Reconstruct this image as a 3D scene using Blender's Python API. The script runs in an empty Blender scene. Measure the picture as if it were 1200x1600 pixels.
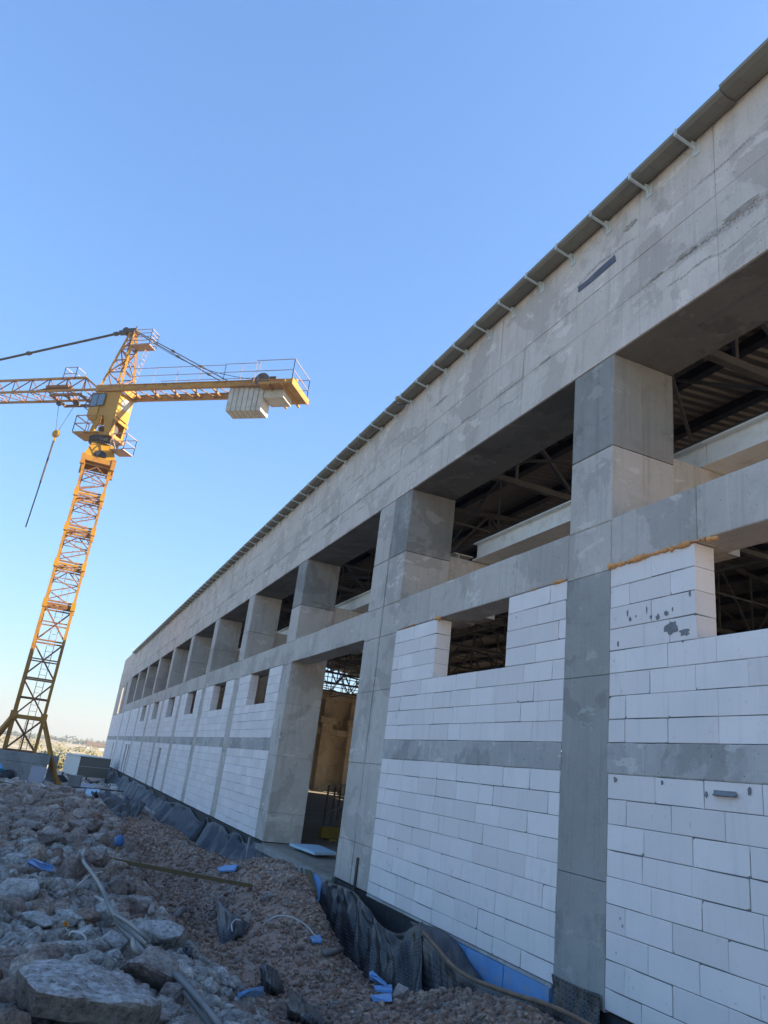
import bpy, bmesh, math, random
import numpy as np
from mathutils import Vector, Matrix
R = math.radians
random.seed(7); rng = np.random.default_rng(7)
S = bpy.context.scene
COL = S.collection
# ------------------------------------------------------------------ camera
YAW, PIT, ROL, FPX = 0.375315699, 0.344890908, 0.125607609, 1146.79218
CAM = np.array([-5.0, 0.0, 1.66])
_f = np.array([math.sin(YAW)*math.cos(PIT), math.cos(YAW)*math.cos(PIT), math.sin(PIT)])
_r0 = np.array([math.cos(YAW), -math.sin(YAW), 0]); _u0 = np.cross(_r0, _f)
_r = _r0*math.cos(ROL) + _u0*math.sin(ROL); _u = -_r0*math.sin(ROL) + _u0*math.cos(ROL)
cd = bpy.data.cameras.new('camera'); cam = bpy.data.objects.new('camera', cd); COL.objects.link(cam)
cd.sensor_fit = 'HORIZONTAL'; cd.sensor_width = 36; cd.lens = 36*FPX/1200
cd.clip_start = .05; cd.clip_end = 9000
M = Matrix(((_r[0], _u[0], -_f[0], CAM[0]), (_r[1], _u[1], -_f[1], CAM[1]), (_r[2], _u[2], -_f[2], CAM[2]), (0, 0, 0, 1)))
cam.matrix_world = M
S.camera = cam
S.render.resolution_x = 768; S.render.resolution_y = 1024
# ------------------------------------------------------------------ light
SUN_AZ, SUN_EL = 114.0, 25.0          # azimuth clockwise from +Y
W = bpy.data.worlds.new('World'); S.world = W; W.use_nodes = True
nt = W.node_tree; bg = nt.nodes['Background']
sky = nt.nodes.new('ShaderNodeTexSky'); sky.sky_type = 'NISHITA'; sky.sun_disc = False
sky.sun_elevation = R(SUN_EL); sky.sun_rotation = R(SUN_AZ); sky.altitude = 300
sky.air_density = 1.0; sky.dust_density = 0.7; sky.ozone_density = 3.6
bw = nt.nodes.new('ShaderNodeRGBToBW'); nt.links.new(sky.outputs[0], bw.inputs[0])       # soft shoulder: the bright low sky rolls off
def wm(op, a, b):
    x = nt.nodes.new('ShaderNodeMath'); x.operation = op
    for i, v in enumerate((a, b)):
        if isinstance(v, (int, float)): x.inputs[i].default_value = v
        else: nt.links.new(v, x.inputs[i])
    return x.outputs[0]
fac = wm('DIVIDE', 1.10, wm('ADD', wm('MULTIPLY', bw.outputs[0], .42), 1.0))
vm = nt.nodes.new('ShaderNodeVectorMath'); vm.operation = 'SCALE'; nt.links.new(sky.outputs[0], vm.inputs[0]); nt.links.new(fac, vm.inputs['Scale'])
hsv = nt.nodes.new('ShaderNodeHueSaturation'); hsv.inputs['Saturation'].default_value = 1.08
tint = nt.nodes.new('ShaderNodeVectorMath'); tint.operation = 'MULTIPLY'; tint.inputs[1].default_value = (.96, .925, .90); nt.links.new(vm.outputs[0], tint.inputs[0])
nt.links.new(tint.outputs[0], hsv.inputs['Color']); nt.links.new(hsv.outputs[0], bg.inputs[0]); bg.inputs[1].default_value = 0.15
sl = bpy.data.lights.new('sun', 'SUN'); sl.energy = 3.8; sl.angle = R(.5); sl.color = (1, .85, .66)
so = bpy.data.objects.new('sun', sl); COL.objects.link(so)
sd = Vector((math.sin(R(SUN_AZ))*math.cos(R(SUN_EL)), math.cos(R(SUN_AZ))*math.cos(R(SUN_EL)), math.sin(R(SUN_EL))))
so.rotation_euler = sd.to_track_quat('Z', 'Y').to_euler(); so.location = (30, -20, 40)
S.view_settings.view_transform = 'Standard'; S.view_settings.look = 'None'
S.view_settings.exposure = 2.02; S.view_settings.gamma = 1
S.render.engine = 'CYCLES'
S.cycles.max_bounces = 8; S.cycles.diffuse_bounces = 4

# ------------------------------------------------------------------ helpers
def ray(px, py): return _f + _r*(px-600)/FPX - _u*(py-800)/FPX
def at_x(px, py, x):
    w = ray(px, py); return CAM + w*((x-CAM[0])/w[0])
def at_z(px, py, z):
    w = ray(px, py); return CAM + w*((z-CAM[2])/w[2])

def tag(o, label=None, cat=None, group=None, kind=None):
    if label: o['label'] = label
    if cat: o['category'] = cat
    if group: o['group'] = group
    if kind: o['kind'] = kind
    return o
def empty(name, loc, label=None, cat=None, group=None):
    o = bpy.data.objects.new(name, None); COL.objects.link(o); o.location = loc; o.empty_display_size = .2
    return tag(o, label, cat, group)
def origin(p):
    v = Vector((0, 0, 0))
    while p is not None: v += Vector(p.location); p = p.parent
    return v
def link_mesh(name, verts, faces, mat, parent=None, smooth=False, loc=None, uv=None):
    me = bpy.data.meshes.new(name)
    O = origin(parent) if parent is not None else Vector(loc if loc is not None else (0, 0, 0))
    v = np.asarray(verts, dtype=np.float64).reshape(-1, 3) - np.array(O)
    me.from_pydata([tuple(x) for x in v], [], faces)
    me.validate(clean_customdata=False)
    if smooth: me.polygons.foreach_set('use_smooth', [True]*len(me.polygons))
    if uv is not None:
        l = me.uv_layers.new(name='UVMap'); idx = np.zeros(len(me.loops), dtype=np.int32)
        me.loops.foreach_get('vertex_index', idx)
        l.data.foreach_set('uv', np.asarray(uv)[idx].ravel())
    for m in (mat if isinstance(mat, (list, tuple)) else [mat]): me.materials.append(m)
    me.update()
    o = bpy.data.objects.new(name, me); COL.objects.link(o)
    if parent is not None: o.parent = parent
    elif loc is not None: o.location = loc
    return o
class MB:
    def __init__(s): s.v = []; s.f = []
    def box(s, x0, x1, y0, y1, z0, z1):
        n = len(s.v)
        s.v += [(x0, y0, z0), (x1, y0, z0), (x1, y1, z0), (x0, y1, z0), (x0, y0, z1), (x1, y0, z1), (x1, y1, z1), (x0, y1, z1)]
        s.f += [(n, n+3, n+2, n+1), (n+4, n+5, n+6, n+7), (n, n+1, n+5, n+4), (n+1, n+2, n+6, n+5), (n+2, n+3, n+7, n+6), (n+3, n, n+4, n+7)]
        return s
    def cbox(s, x0, x1, y0, y1, z0, z1, c=.01):          # box with a chamfered facade face (x0 side) and top
        n = len(s.v)
        s.v += [(x0, y0+c, z0+c), (x0, y1-c, z0+c), (x0, y1-c, z1-c), (x0, y0+c, z1-c),
                (x0+c, y0, z0), (x0+c, y1, z0), (x0+c, y1, z1), (x0+c, y0, z1), (x1, y0, z0), (x1, y1, z0), (x1, y1, z1), (x1, y0, z1)]
        s.f += [(n, n+3, n+2, n+1)]
        for a in range(4):
            b = (a+1) % 4
            s.f += [(n+a, n+b, n+4+b, n+4+a), (n+4+a, n+4+b, n+8+b, n+8+a)]
        s.f += [(n+8, n+9, n+10, n+11)]
        return s
    def block(s, x0, x1, y0, y1, z0, z1, c, cuts):        # masonry block; cuts = {corner: (dy, dz)} knocked-off corners
        P4 = [(y0, z0, 1, 1), (y1, z0, -1, 1), (y1, z1, -1, -1), (y0, z1, 1, -1)]; fr = []; F_ = []; n = len(s.v)
        for k, (y, z, a, b) in enumerate(P4):
            fy, fz = y+a*c, z+b*c
            if k in cuts:
                dy, dz = cuts[k]; q1 = (x0, fy+a*dy, fz); q2 = (x0, fy, fz+b*dz)
                fr.append([q2, q1] if k in (0, 2) else [q1, q2])
            else: fr.append([(x0, fy, fz)])
        idx = []
        for g_ in fr:
            l = []
            for p in g_: s.v.append(p); l.append(len(s.v)-1)
            idx.append(l)
        ring = []; back = []
        for k, (y, z, a, b) in enumerate(P4):
            if k in cuts: s.v.append((x0+.028, y+a*.004, z+b*.004))
            else: s.v.append((x0+c, y, z))
            ring.append(len(s.v)-1)
        for k, (y, z, a, b) in enumerate(P4): s.v.append((x1, y, z)); back.append(len(s.v)-1)
        s.f.append(tuple(i for l in idx for i in l)[::-1])
        for k in range(4):
            j = (k+1) % 4
            s.f.append((idx[k][-1], idx[j][0], ring[j], ring[k])); s.f.append((ring[k], ring[j], back[j], back[k]))
            if len(idx[k]) == 2: s.f.append((idx[k][0], idx[k][1], ring[k]))
        s.f.append(tuple(back)); return s
    def hexa(s, p):                                       # 8 points, bottom 4 then top 4
        n = len(s.v); s.v += [tuple(q) for q in p]
        s.f += [(n, n+3, n+2, n+1), (n+4, n+5, n+6, n+7), (n, n+1, n+5, n+4), (n+1, n+2, n+6, n+5), (n+2, n+3, n+7, n+6), (n+3, n, n+4, n+7)]
        return s
    def tube(s, pts, r, k=6, cap=True):
        pts = [Vector(p) for p in pts]; n0 = len(s.v); rr = r if isinstance(r, (list, tuple)) else [r]*len(pts)
        prev = None
        for i, p in enumerate(pts):
            d = (pts[min(i+1, len(pts)-1)] - pts[max(i-1, 0)])
            d = d.normalized() if d.length > 0 else Vector((0, 0, 1))
            if prev is None:
                a = Vector((0, 0, 1)) if abs(d.z) < .9 else Vector((1, 0, 0))
                u = d.cross(a).normalized()
            else:
                u = (prev - d*prev.dot(d)).normalized()
            prev = u; w = d.cross(u)
            for j in range(k):
                t = 2*math.pi*(j+.5)/k; s.v.append(tuple(p + (u*math.cos(t) + w*math.sin(t))*rr[i]))
        for i in range(len(pts)-1):
            for j in range(k):
                a = n0+i*k+j; b = n0+i*k+(j+1) % k
                s.f.append((a, b, b+k, a+k))
        if cap:
            s.f.append(tuple(n0+j for j in range(k))[::-1]); e = n0+(len(pts)-1)*k
            s.f.append(tuple(e+j for j in range(k)))
        return s
    def bar(s, a, b, w=.05, h=None):                      # rectangular section member
        h = h or w; a = Vector(a); b = Vector(b); d = (b-a)
        if d.length < 1e-6: return s
        d.normalize(); up = Vector((0, 0, 1)) if abs(d.z) < .95 else Vector((1, 0, 0))
        u = d.cross(up).normalized()*w/2; v = u.cross(d).normalized()*h/2
        s.hexa([a-u-v, a+u-v, b+u-v, b-u-v, a-u+v, a+u+v, b+u+v, b-u+v]); return s
    def prism(s, poly, d):                                # polygon (3d pts) extruded by vector d
        n = len(s.v); k = len(poly); d = Vector(d)
        s.v += [tuple(p) for p in poly] + [tuple(Vector(p)+d) for p in poly]
        s.f += [tuple(range(n, n+k))[::-1], tuple(range(n+k, n+2*k))]
        for j in range(k): s.f.append((n+j, n+(j+1) % k, n+k+(j+1) % k, n+k+j))
        return s
    def build(s, name, mat, parent=None, smooth=False, loc=None):
        return link_mesh(name, s.v, s.f, mat, parent, smooth, loc)

# value noise in numpy
_tab = rng.random((256, 256))
def vnoise(x, y):
    xi = np.floor(x).astype(int); yi = np.floor(y).astype(int); fx = x-xi; fy = y-yi
    fx = fx*fx*(3-2*fx); fy = fy*fy*(3-2*fy)
    a = _tab[xi & 255, yi & 255]; b = _tab[(xi+1) & 255, yi & 255]; c = _tab[xi & 255, (yi+1) & 255]; d = _tab[(xi+1) & 255, (yi+1) & 255]
    return (a*(1-fx)+b*fx)*(1-fy) + (c*(1-fx)+d*fx)*fy
def fbm(x, y, o=4):
    t = 0; a = .5
    for i in range(o):
        t = t + a*(vnoise(x*2**i+13.7*i, y*2**i+7.3*i)-.5); a *= .5
    return t

# ------------------------------------------------------------------ materials
def new_mat(name):
    m = bpy.data.materials.new(name); m.use_nodes = True
    n = m.node_tree; b = n.nodes['Principled BSDF']; return m, n, b
class N:
    """small node-graph writer"""
    def __init__(s, tree, coord='world'):
        s.t = tree
        if coord == 'world': s.P = s.n('ShaderNodeNewGeometry').outputs['Position']
        elif coord == 'uv': s.P = s.n('ShaderNodeTexCoord').outputs['UV']
        else: s.P = s.n('ShaderNodeTexCoord').outputs['Object']
    def n(s, k, **kw):
        x = s.t.nodes.new(k)
        for a, b in kw.items(): setattr(x, a, b)
        return x
    def L(s, a, b): s.t.links.new(a, b)
    def scaled(s, v):
        m = s.n('ShaderNodeVectorMath', operation='MULTIPLY'); s.L(s.P, m.inputs[0]); m.inputs[1].default_value = v; return m.outputs[0]
    def noise(s, scale, detail=4, rough=.55, vec=None, dist=0):
        x = s.n('ShaderNodeTexNoise'); s.L(vec if vec is not None else s.P, x.inputs['Vector'])
        x.inputs['Scale'].default_value = scale; x.inputs['Detail'].default_value = detail; x.inputs['Roughness'].default_value = rough
        x.inputs['Distortion'].default_value = dist
        return x.outputs['Fac']
    def voro(s, scale, vec=None, feature='F1', rand=1.0, out='Distance'):
        x = s.n('ShaderNodeTexVoronoi', feature=feature); s.L(vec if vec is not None else s.P, x.inputs['Vector'])
        x.inputs['Scale'].default_value = scale; x.inputs['Randomness'].default_value = rand
        return x.outputs[out]
    def ramp(s, fac, a, b, lo=0., hi=1.):
        x = s.n('ShaderNodeMapRange'); x.clamp = True; s.L(fac, x.inputs[0])
        x.inputs[1].default_value = a; x.inputs[2].default_value = b; x.inputs[3].default_value = lo; x.inputs[4].default_value = hi
        return x.outputs[0]
    def math(s, op, a, b=None):
        x = s.n('ShaderNodeMath', operation=op)
        for i, v in enumerate((a, b)):
            if v is None: continue
            if isinstance(v, (int, float)): x.inputs[i].default_value = v
            else: s.L(v, x.inputs[i])
        return x.outputs[0]
    def mix(s, fac, a, b, mode='MIX'):
        x = s.n('ShaderNodeMix', data_type='RGBA', blend_type=mode)
        for i, v in ((0, fac), (6, a), (7, b)):
            if isinstance(v, (int, float)): x.inputs[i].default_value = v
            elif isinstance(v, tuple): x.inputs[i].default_value = (*v, 1)
            else: s.L(v, x.inputs[i])
        return x.outputs[2]
    def island(s): return s.n('ShaderNodeNewGeometry').outputs['Random Per Island']
    def bump(s, h, strength, dist, bsdf, prev=None):
        x = s.n('ShaderNodeBump'); x.inputs['Strength'].default_value = strength; x.inputs['Distance'].default_value = dist
        s.L(h, x.inputs['Height'])
        if prev is not None: s.L(prev, x.inputs['Normal'])
        s.L(x.outputs[0], bsdf.inputs['Normal']); return x.outputs[0]

def concrete(name, ca, cb, streak=.5, pits=.6, stain=.35, coord='world', tieholes=False, pale=.25):
    m, t, b = new_mat(name); g = N(t, coord)
    c = g.mix(g.ramp(g.noise(.8, 6, .6), .32, .68), ca, cb)
    c = g.mix(g.ramp(g.noise(3.2, 5, .6, dist=.6), .5, .8, 0, stain), c, tuple(.62*x for x in ca))
    sv = g.scaled((5., 5., .28))
    c = g.mix(g.ramp(g.noise(1.6, 4, .7, sv), .52, .8, 0, streak), c, tuple(.5*x for x in ca))
    sv2 = g.scaled((9., 9., .5))
    c = g.mix(g.ramp(g.noise(1.1, 3, .6, sv2), .6, .82, 0, pale), c, tuple(min(1, 1.5*x) for x in cb))
    e1 = g.ramp(g.noise(.9, 9, .62, dist=.4), .535, .555)
    c = g.mix(g.math('MULTIPLY', e1, .5), c, tuple(.70*x for x in ca))
    e2 = g.ramp(g.noise(1.5, 9, .65, g.scaled((1., 1., 2.2)), dist=.3), .60, .62)
    c = g.mix(g.math('MULTIPLY', e2, .55), c, tuple(min(1, 1.22*x) for x in cb))
    isl = g.island()
    c = g.mix(1.0, c, g.mix(isl, (.93, .93, .935), (1.04, 1.035, 1.03)), 'MULTIPLY')
    pv = g.ramp(g.noise(38, 2, .5), .66, .73, 0, pits)
    pit2 = g.ramp(g.voro(9.), .03, .06, pits, 0)
    reg = g.ramp(g.noise(2.1, 2), .5, .6)
    pit2 = g.math('MULTIPLY', pit2, reg)
    allp = g.math('MAXIMUM', pv, pit2)
    if tieholes:
        th = g.ramp(g.voro(1.7, rand=.75), .018, .026, .95, 0); allp = g.math('MAXIMUM', allp, th)
    if tieholes:                                              # honeycombing along the pour lines
        sz = g.n('ShaderNodeSeparateXYZ'); g.L(g.P, sz.inputs[0])
        wob = g.math('MULTIPLY', g.math('SUBTRACT', g.noise(1.3, 3), .5), .25)
        for zl, wd in ((7.27, .085), (8.1, .03), (7.02, .02)):
            dz = g.math('ABSOLUTE', g.math('SUBTRACT', g.math('ADD', sz.outputs[2], wob if zl != 7.27 else g.math('MULTIPLY', wob, .25)), zl))
            mk = g.math('MULTIPLY', g.ramp(dz, 0, wd, 1, 0), g.ramp(g.noise(.8, 4), .47, .60))
            c = g.mix(g.math('MULTIPLY', g.ramp(mk, .02, .5), .4), c, tuple(.62*x for x in ca))
            allp = g.math('MAXIMUM', allp, g.math('MULTIPLY', g.ramp(g.noise(30, 4, .7), .47, .56), g.math('MULTIPLY', mk, .8)))
    c = g.mix(allp, c, tuple(.3*x for x in ca))
    g.L(c, b.inputs['Base Color']); b.inputs['Roughness'].default_value = .88
    h = g.math('SUBTRACT', g.noise(60, 5, .6), g.math('MULTIPLY', allp, 1.4))
    n1 = g.bump(h, .35, .006, b)
    g.bump(g.noise(2.5, 3), .25, .03, b, n1)
    return m
MAT = {}
MAT['conc'] = concrete('concrete_frame', (.46, .42, .37), (.57, .525, .47), .55, .6, .45)
MAT['conc_top'] = concrete('concrete_fascia', (.57, .50, .435), (.66, .59, .52), .5, .8, .5, tieholes=True, pale=.35)
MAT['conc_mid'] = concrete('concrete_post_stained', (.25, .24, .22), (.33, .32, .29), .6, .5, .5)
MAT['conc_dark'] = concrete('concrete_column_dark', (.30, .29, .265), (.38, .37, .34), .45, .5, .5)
MAT['conc_band'] = concrete('concrete_band', (.36, .35, .325), (.54, .525, .49), .3, .7, .6, pale=.5)
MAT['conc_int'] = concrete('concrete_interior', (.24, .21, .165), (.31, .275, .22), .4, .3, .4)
MAT['gable_sunlit'] = concrete('concrete_gable_sunlit', (.50, .41, .28), (.62, .52, .37), .3, .3, .3)  # interior concrete made paler and warmer, sunlight put into the colour
MAT['conc_raw_shaded'] = concrete('concrete_raw_shaded', (.15, .135, .115), (.21, .19, .165), .2, .6, .5)  # raw brownish concrete, darkened further so the colour holds the shade
MAT['conc_obj'] = concrete('concrete_precast', (.30, .30, .29), (.40, .40, .385), .35, .6, .4, coord='object')
MAT['ballast'] = concrete('concrete_ballast', (.26, .26, .25), (.34, .34, .33), .35, .4, .4, coord='world')

def aac(name):
    m, t, b = new_mat(name); g = N(t)
    c = g.mix(g.island(), (.75, .685, .655), (.86, .80, .765))
    c = g.mix(g.ramp(g.noise(1.7, 5), .4, .75, 0, .4), c, (.64, .62, .585))
    c = g.mix(g.ramp(g.noise(26, 3, .6), .64, .72, 0, .35), c, (.42, .42, .44))
    spots = g.math('MULTIPLY', g.ramp(g.voro(5.5), .05, .10, .85, 0), g.ramp(g.noise(1.1, 2), .60, .64))
    c = g.mix(spots, c, (.24, .25, .25))
    sm = g.math('MULTIPLY', g.ramp(g.noise(5.5, 7, .68, dist=.5), .63, .67), g.ramp(g.noise(.7, 3), .42, .58))
    c = g.mix(g.math('MULTIPLY', sm, .45), c, (.44, .44, .43))
    c = g.mix(g.ramp(g.noise(1.5, 5, .65, g.scaled((7., 7., .6))), .54, .78, 0, .32), c, (.50, .48, .45))
    chips = g.math('MULTIPLY', g.ramp(g.voro(13., rand=1.), .04, .075, .8, 0), g.ramp(g.noise(2.3, 3), .56, .60))
    c = g.mix(chips, c, (.30, .31, .32))
    g.L(c, b.inputs['Base Color']); b.inputs['Roughness'].default_value = .93
    g.bump(g.noise(120, 4, .7), .25, .003, b)
    return m
MAT['aac'] = aac('aerated_block')

def simple(name, ca, cb=None, rough=.7, metal=0, scale=3, coord='object', bump=.2, bscale=40, dirt=None, spec=None):
    m, t, b = new_mat(name); g = N(t, coord); cb = cb or tuple(.7*x for x in ca)
    c = g.mix(g.ramp(g.noise(scale, 5, .6), .35, .7), ca, cb)
    if dirt: c = g.mix(g.ramp(g.noise(scale*2.7, 6, .7), .52, .68, 0, .8), c, dirt)
    g.L(c, b.inputs['Base Color']); b.inputs['Roughness'].default_value = rough; b.inputs['Metallic'].default_value = metal
    if spec is not None: b.inputs['Specular IOR Level'].default_value = spec
    if bump: g.bump(g.noise(bscale, 4), bump, .004, b)
    return m
MAT['repair'] = simple('rough_plaster', (.42, .37, .31), (.25, .22, .19), .95, scale=14, coord='world', bump=1., bscale=60)
MAT['mortar'] = simple('mortar', (.23, .235, .24), (.15, .155, .16), .95, scale=8, coord='world')
MAT['bitumen'] = simple('bitumen', (.018, .02, .024), (.04, .042, .045), .75, scale=5, coord='world', bump=.4)
MAT['galv'] = simple('galvanised_steel', (.62, .66, .64), (.50, .54, .52), .5, .15, scale=9, coord='world', bump=.05)
MAT['gutter'] = simple('gutter_sheet', (.26, .24, .185), (.20, .185, .15), .5, .3, scale=1.2, coord='world', bump=.1, bscale=5)
MAT['beam_white'] = simple('painted_steel', (.80, .80, .77), (.72, .72, .69), .45, .0, scale=1.5, coord='world', dirt=(.55, .52, .46))
MAT['truss'] = simple('primed_steel', (.14, .135, .12), (.09, .09, .085), .6, .2, scale=3, coord='world')
MAT['deck'] = simple('roof_sheet', (.17, .16, .14), (.13, .12, .11), .5, .3, scale=.7, coord='world', bump=.05)
MAT['purlin'] = simple('purlin_steel', (.045, .045, .06), (.03, .03, .04), .55, .3, scale=3, coord='world')
MAT['foam'] = simple('spray_foam', (.80, .40, .15), (.60, .28, .10), .8, scale=9, bump=.9, bscale=25)
MAT['yellow'] = simple('crane_paint', (.44, .215, .014), (.32, .135, .015), .5, 0, scale=.9, dirt=(.13, .05, .02))
MAT['yellow_clean'] = simple('crane_cab_paint', (.47, .24, .005), (.38, .18, .008), .42, 0, scale=.9, bump=.05)
MAT['rust'] = simple('rusty_lattice', (.30, .13, .04), (.14, .06, .03), .7, 0, scale=2.5)
MAT['steel_dark'] = simple('greasy_steel', (.05, .042, .04), (.10, .08, .07), .6, .3, scale=4)
MAT['rail'] = simple('weathered_rail', (.32, .30, .30), (.40, .20, .10), .6, .2, scale=1.4, bump=0)
MAT['cable'] = simple('steel_cable', (.09, .085, .09), (.06, .06, .06), .6, .3, scale=4, bump=0)
MAT['cw'] = simple('counterweight_concrete', (.55, .52, .45), (.42, .40, .35), .85, 0, scale=1.5, bump=.4, dirt=(.30, .27, .22))
MAT['wood'] = simple('weathered_timber', (.17, .125, .055), (.12, .09, .05), .85, 0, scale=4, bump=.4)
MAT['timber_pale'] = simple('pale_timber', (.42, .30, .16), (.30, .2, .1), .85, 0, scale=4, bump=.4)
MAT['blue_xps'] = simple('blue_foam_board', (.12, .29, .56), (.17, .35, .62), .8, 0, scale=3, bump=.2, dirt=(.30, .33, .36))
MAT['blue_pale'] = simple('pale_blue_foam_board', (.36, .53, .66), (.42, .58, .70), .75, 0, scale=2, bump=.1)
MAT['blue_plastic'] = simple('blue_plastic', (.03, .11, .28), (.06, .15, .33), .5, 0, scale=3, bump=0)
MAT['pvc'] = simple('grey_pvc', (.20, .19, .175), (.15, .145, .135), .5, 0, scale=5, bump=.05)
MAT['white_sheet'] = simple('white_sheet_steel', (.42, .44, .50), (.36, .38, .43), .5, 0, scale=2, bump=.05)
MAT['cabin'] = simple('cabin_cladding', (.22, .205, .17), (.19, .18, .15), .7, 0, scale=1, bump=.05)
MAT['cabin_end'] = simple('cabin_end_panel', (.66, .64, .58), (.6, .58, .53), .7, 0, scale=1, bump=.05)
MAT['white_bit'] = simple('white_scrap', (.6, .6, .58), (.5, .5, .48), .7, 0, scale=3)
MAT['yellow_dull'] = simple('yellow_barrier', (.24, .17, .02), (.16, .11, .02), .6, 0, scale=2)
MAT['orange_scrap'] = simple('orange_scrap', (.55, .25, .03), (.45, .2, .03), .7)
MAT['tar_patch'] = simple('dark_patch', (.075, .085, .115), (.14, .145, .17), .7, 0, scale=6, coord='world')
MAT['black'] = simple('black_parts_and_shade', (.012, .012, .014), (.02, .02, .02), .5, bump=0)
MAT['wet'] = simple('grey_fines', (.16, .19, .20), (.11, .13, .14), .8, 0, scale=5, coord='world', bump=.6)

def glass(name):
    m, t, b = new_mat(name); b.inputs['Base Color'].default_value = (.10, .16, .22, 1)
    b.inputs['Roughness'].default_value = .06; b.inputs['Metallic'].default_value = .0; b.inputs['Specular IOR Level'].default_value = .9
    return m
MAT['glass'] = glass('cab_glass')

def rockmat(name, ca, cb, dust=None, scale=6, isl=.5):
    m, t, b = new_mat(name); g = N(t, 'world')
    c = g.mix(g.island(), ca, cb)
    c = g.mix(g.ramp(g.noise(scale, 6, .65), .4, .7, 0, isl), c, tuple(.5*x for x in ca))
    c = g.mix(1.0, c, g.mix(g.ramp(g.noise(1.1, 5, .6), .36, .62), (.68, .66, .65), (1.12, 1.1, 1.07)), 'MULTIPLY')
    c = g.mix(1.0, c, g.mix(g.ramp(g.noise(26, 10, .78), .36, .66), (.38, .38, .39), (1.5, 1.49, 1.46)), 'MULTIPLY')
    if dust:
        nz = g.n('ShaderNodeSeparateXYZ'); g.L(g.n('ShaderNodeNewGeometry').outputs['Normal'], nz.inputs[0])
        f = g.math('MULTIPLY', g.ramp(nz.outputs[2], .3, .9), g.ramp(g.noise(scale*4.5, 10, .78), .40, .60))
        c = g.mix(f, c, dust)
    g.L(c, b.inputs['Base Color']); b.inputs['Roughness'].default_value = .92
    n1 = g.bump(g.noise(18, 9, .75), 1.0, .06, b); g.bump(g.noise(110, 4, .7), .7, .01, b, n1)
    return m
MAT['rock_brown'] = rockmat('volcanic_rock', (.30, .22, .19), (.46, .38, .34), (.62, .56, .51))
MAT['rock_grey'] = rockmat('broken_concrete', (.50, .485, .46), (.66, .645, .62), (.82, .81, .79))
MAT['slab_rock'] = rockmat('pale_slab_rock', (.42, .37, .32), (.48, .43, .38), (.88, .86, .84), scale=4)
MAT['rubble_brown'] = rockmat('brown_rubble', (.36, .25, .19), (.70, .58, .50), None)
MAT['rubble_grey'] = rockmat('grey_rubble', (.50, .46, .41), (.88, .85, .80), None)
MAT['gravel_red'] = rockmat('red_gravel', (.42, .25, .17), (.78, .59, .47), None)
MAT['gravel_grey'] = rockmat('grey_gravel', (.40, .34, .29), (.74, .66, .59), None)

def groundmat():
    m, t, b = new_mat('soil'); g = N(t)
    sx = g.n('ShaderNodeSeparateXYZ'); g.L(g.P, sx.inputs[0]); X, Y = sx.outputs[0], sx.outputs[1]
    red = g.mix(g.ramp(g.noise(9, 6, .7), .3, .7), (.36, .22, .155), (.52, .38, .30))
    brown = g.mix(g.ramp(g.noise(7, 6, .7), .3, .7), (.34, .25, .195), (.52, .43, .36))
    grey = g.mix(g.ramp(g.noise(8, 6, .7), .3, .7), (.44, .43, .41), (.68, .665, .64))
    c = g.mix(g.ramp(X, -3.6, -3.0), brown, red)
    gm = g.math('MULTIPLY', g.ramp(Y, 6.5, 11, 1, 0), g.ramp(X, -3.9, -3.3, 1, 0))
    gm = g.math('MULTIPLY', gm, g.ramp(g.noise(1.1, 4), .38, .55))
    c = g.mix(gm, c, grey)
    gm2 = g.math('MULTIPLY', g.ramp(g.noise(1.4, 5, .6), .52, .64), .8)
    c = g.mix(gm2, c, g.mix(g.ramp(g.noise(12, 5), .3, .7), (.18, .17, .16), (.36, .345, .33)))
    # dry fields far away
    sv = g.scaled((.004, .016, 1))
    fld = g.mix(g.ramp(g.noise(1.0, 5, .55, sv), .42, .58), (.50, .40, .28), (.30, .27, .15))
    fld = g.mix(g.ramp(g.noise(.22, 5), .52, .66, 0, .7), fld, (.10, .11, .055))
    c = g.mix(g.math('MAXIMUM', g.ramp(Y, 62, 85), g.ramp(X, -20, -14, 1, 0)), c, fld)
    g.L(c, b.inputs['Base Color']); b.inputs['Roughness'].default_value = .95
    n1 = g.bump(g.noise(30, 7, .7), .8, .03, b); g.bump(g.noise(120, 4, .7), .5, .008, b, n1)
    return m
MAT['soil'] = groundmat()

def membrane(name, ca, cb, dimple=False, rough=.5, coord='uv', per=28.0, rim=None):
    m, t, b = new_mat(name); g = N(t, coord)
    c = g.mix(g.ramp(g.noise(3, 5, .6), .35, .7), ca, cb)
    c = g.mix(g.ramp(g.noise(11, 6, .7), .58, .72, 0, .5), c, tuple(min(1, x*2.2+.03) for x in cb))
    dust = g.n('ShaderNodeNewGeometry').outputs['Position']; dn = g.noise(2.6, 8, .7, dust, .5)
    c = g.mix(g.ramp(dn, .50, .72, 0, .55), c, (.17, .135, .11))
    b.inputs['Roughness'].default_value = rough
    if dimple:
        s = g.n('ShaderNodeSeparateXYZ'); g.L(g.P, s.inputs[0])
        u = g.math('SINE', g.math('MULTIPLY', s.outputs[0], per*2*math.pi)); v = g.math('SINE', g.math('MULTIPLY', s.outputs[1], per*2*math.pi))
        d = g.math('MULTIPLY', g.math('ADD', u, 1.0), g.math('ADD', v, 1.0))
        dm = g.ramp(d, .8, 2.4)
        c = g.mix(g.math('MULTIPLY', dm, .6), c, tuple(min(1, 2.6*x+.012) for x in cb))  # dimple highlights painted into the colour as paler dots
        g.L(c, b.inputs['Base Color']); g.bump(dm, 1.0, .02, b)
    else:
        g.L(c, b.inputs['Base Color']); g.bump(g.noise(6, 5, .6), .5, .03, b)
    return m
MAT['geo'] = membrane('grey_geotextile', (.035, .042, .052), (.062, .074, .088), rough=.6)
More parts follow.
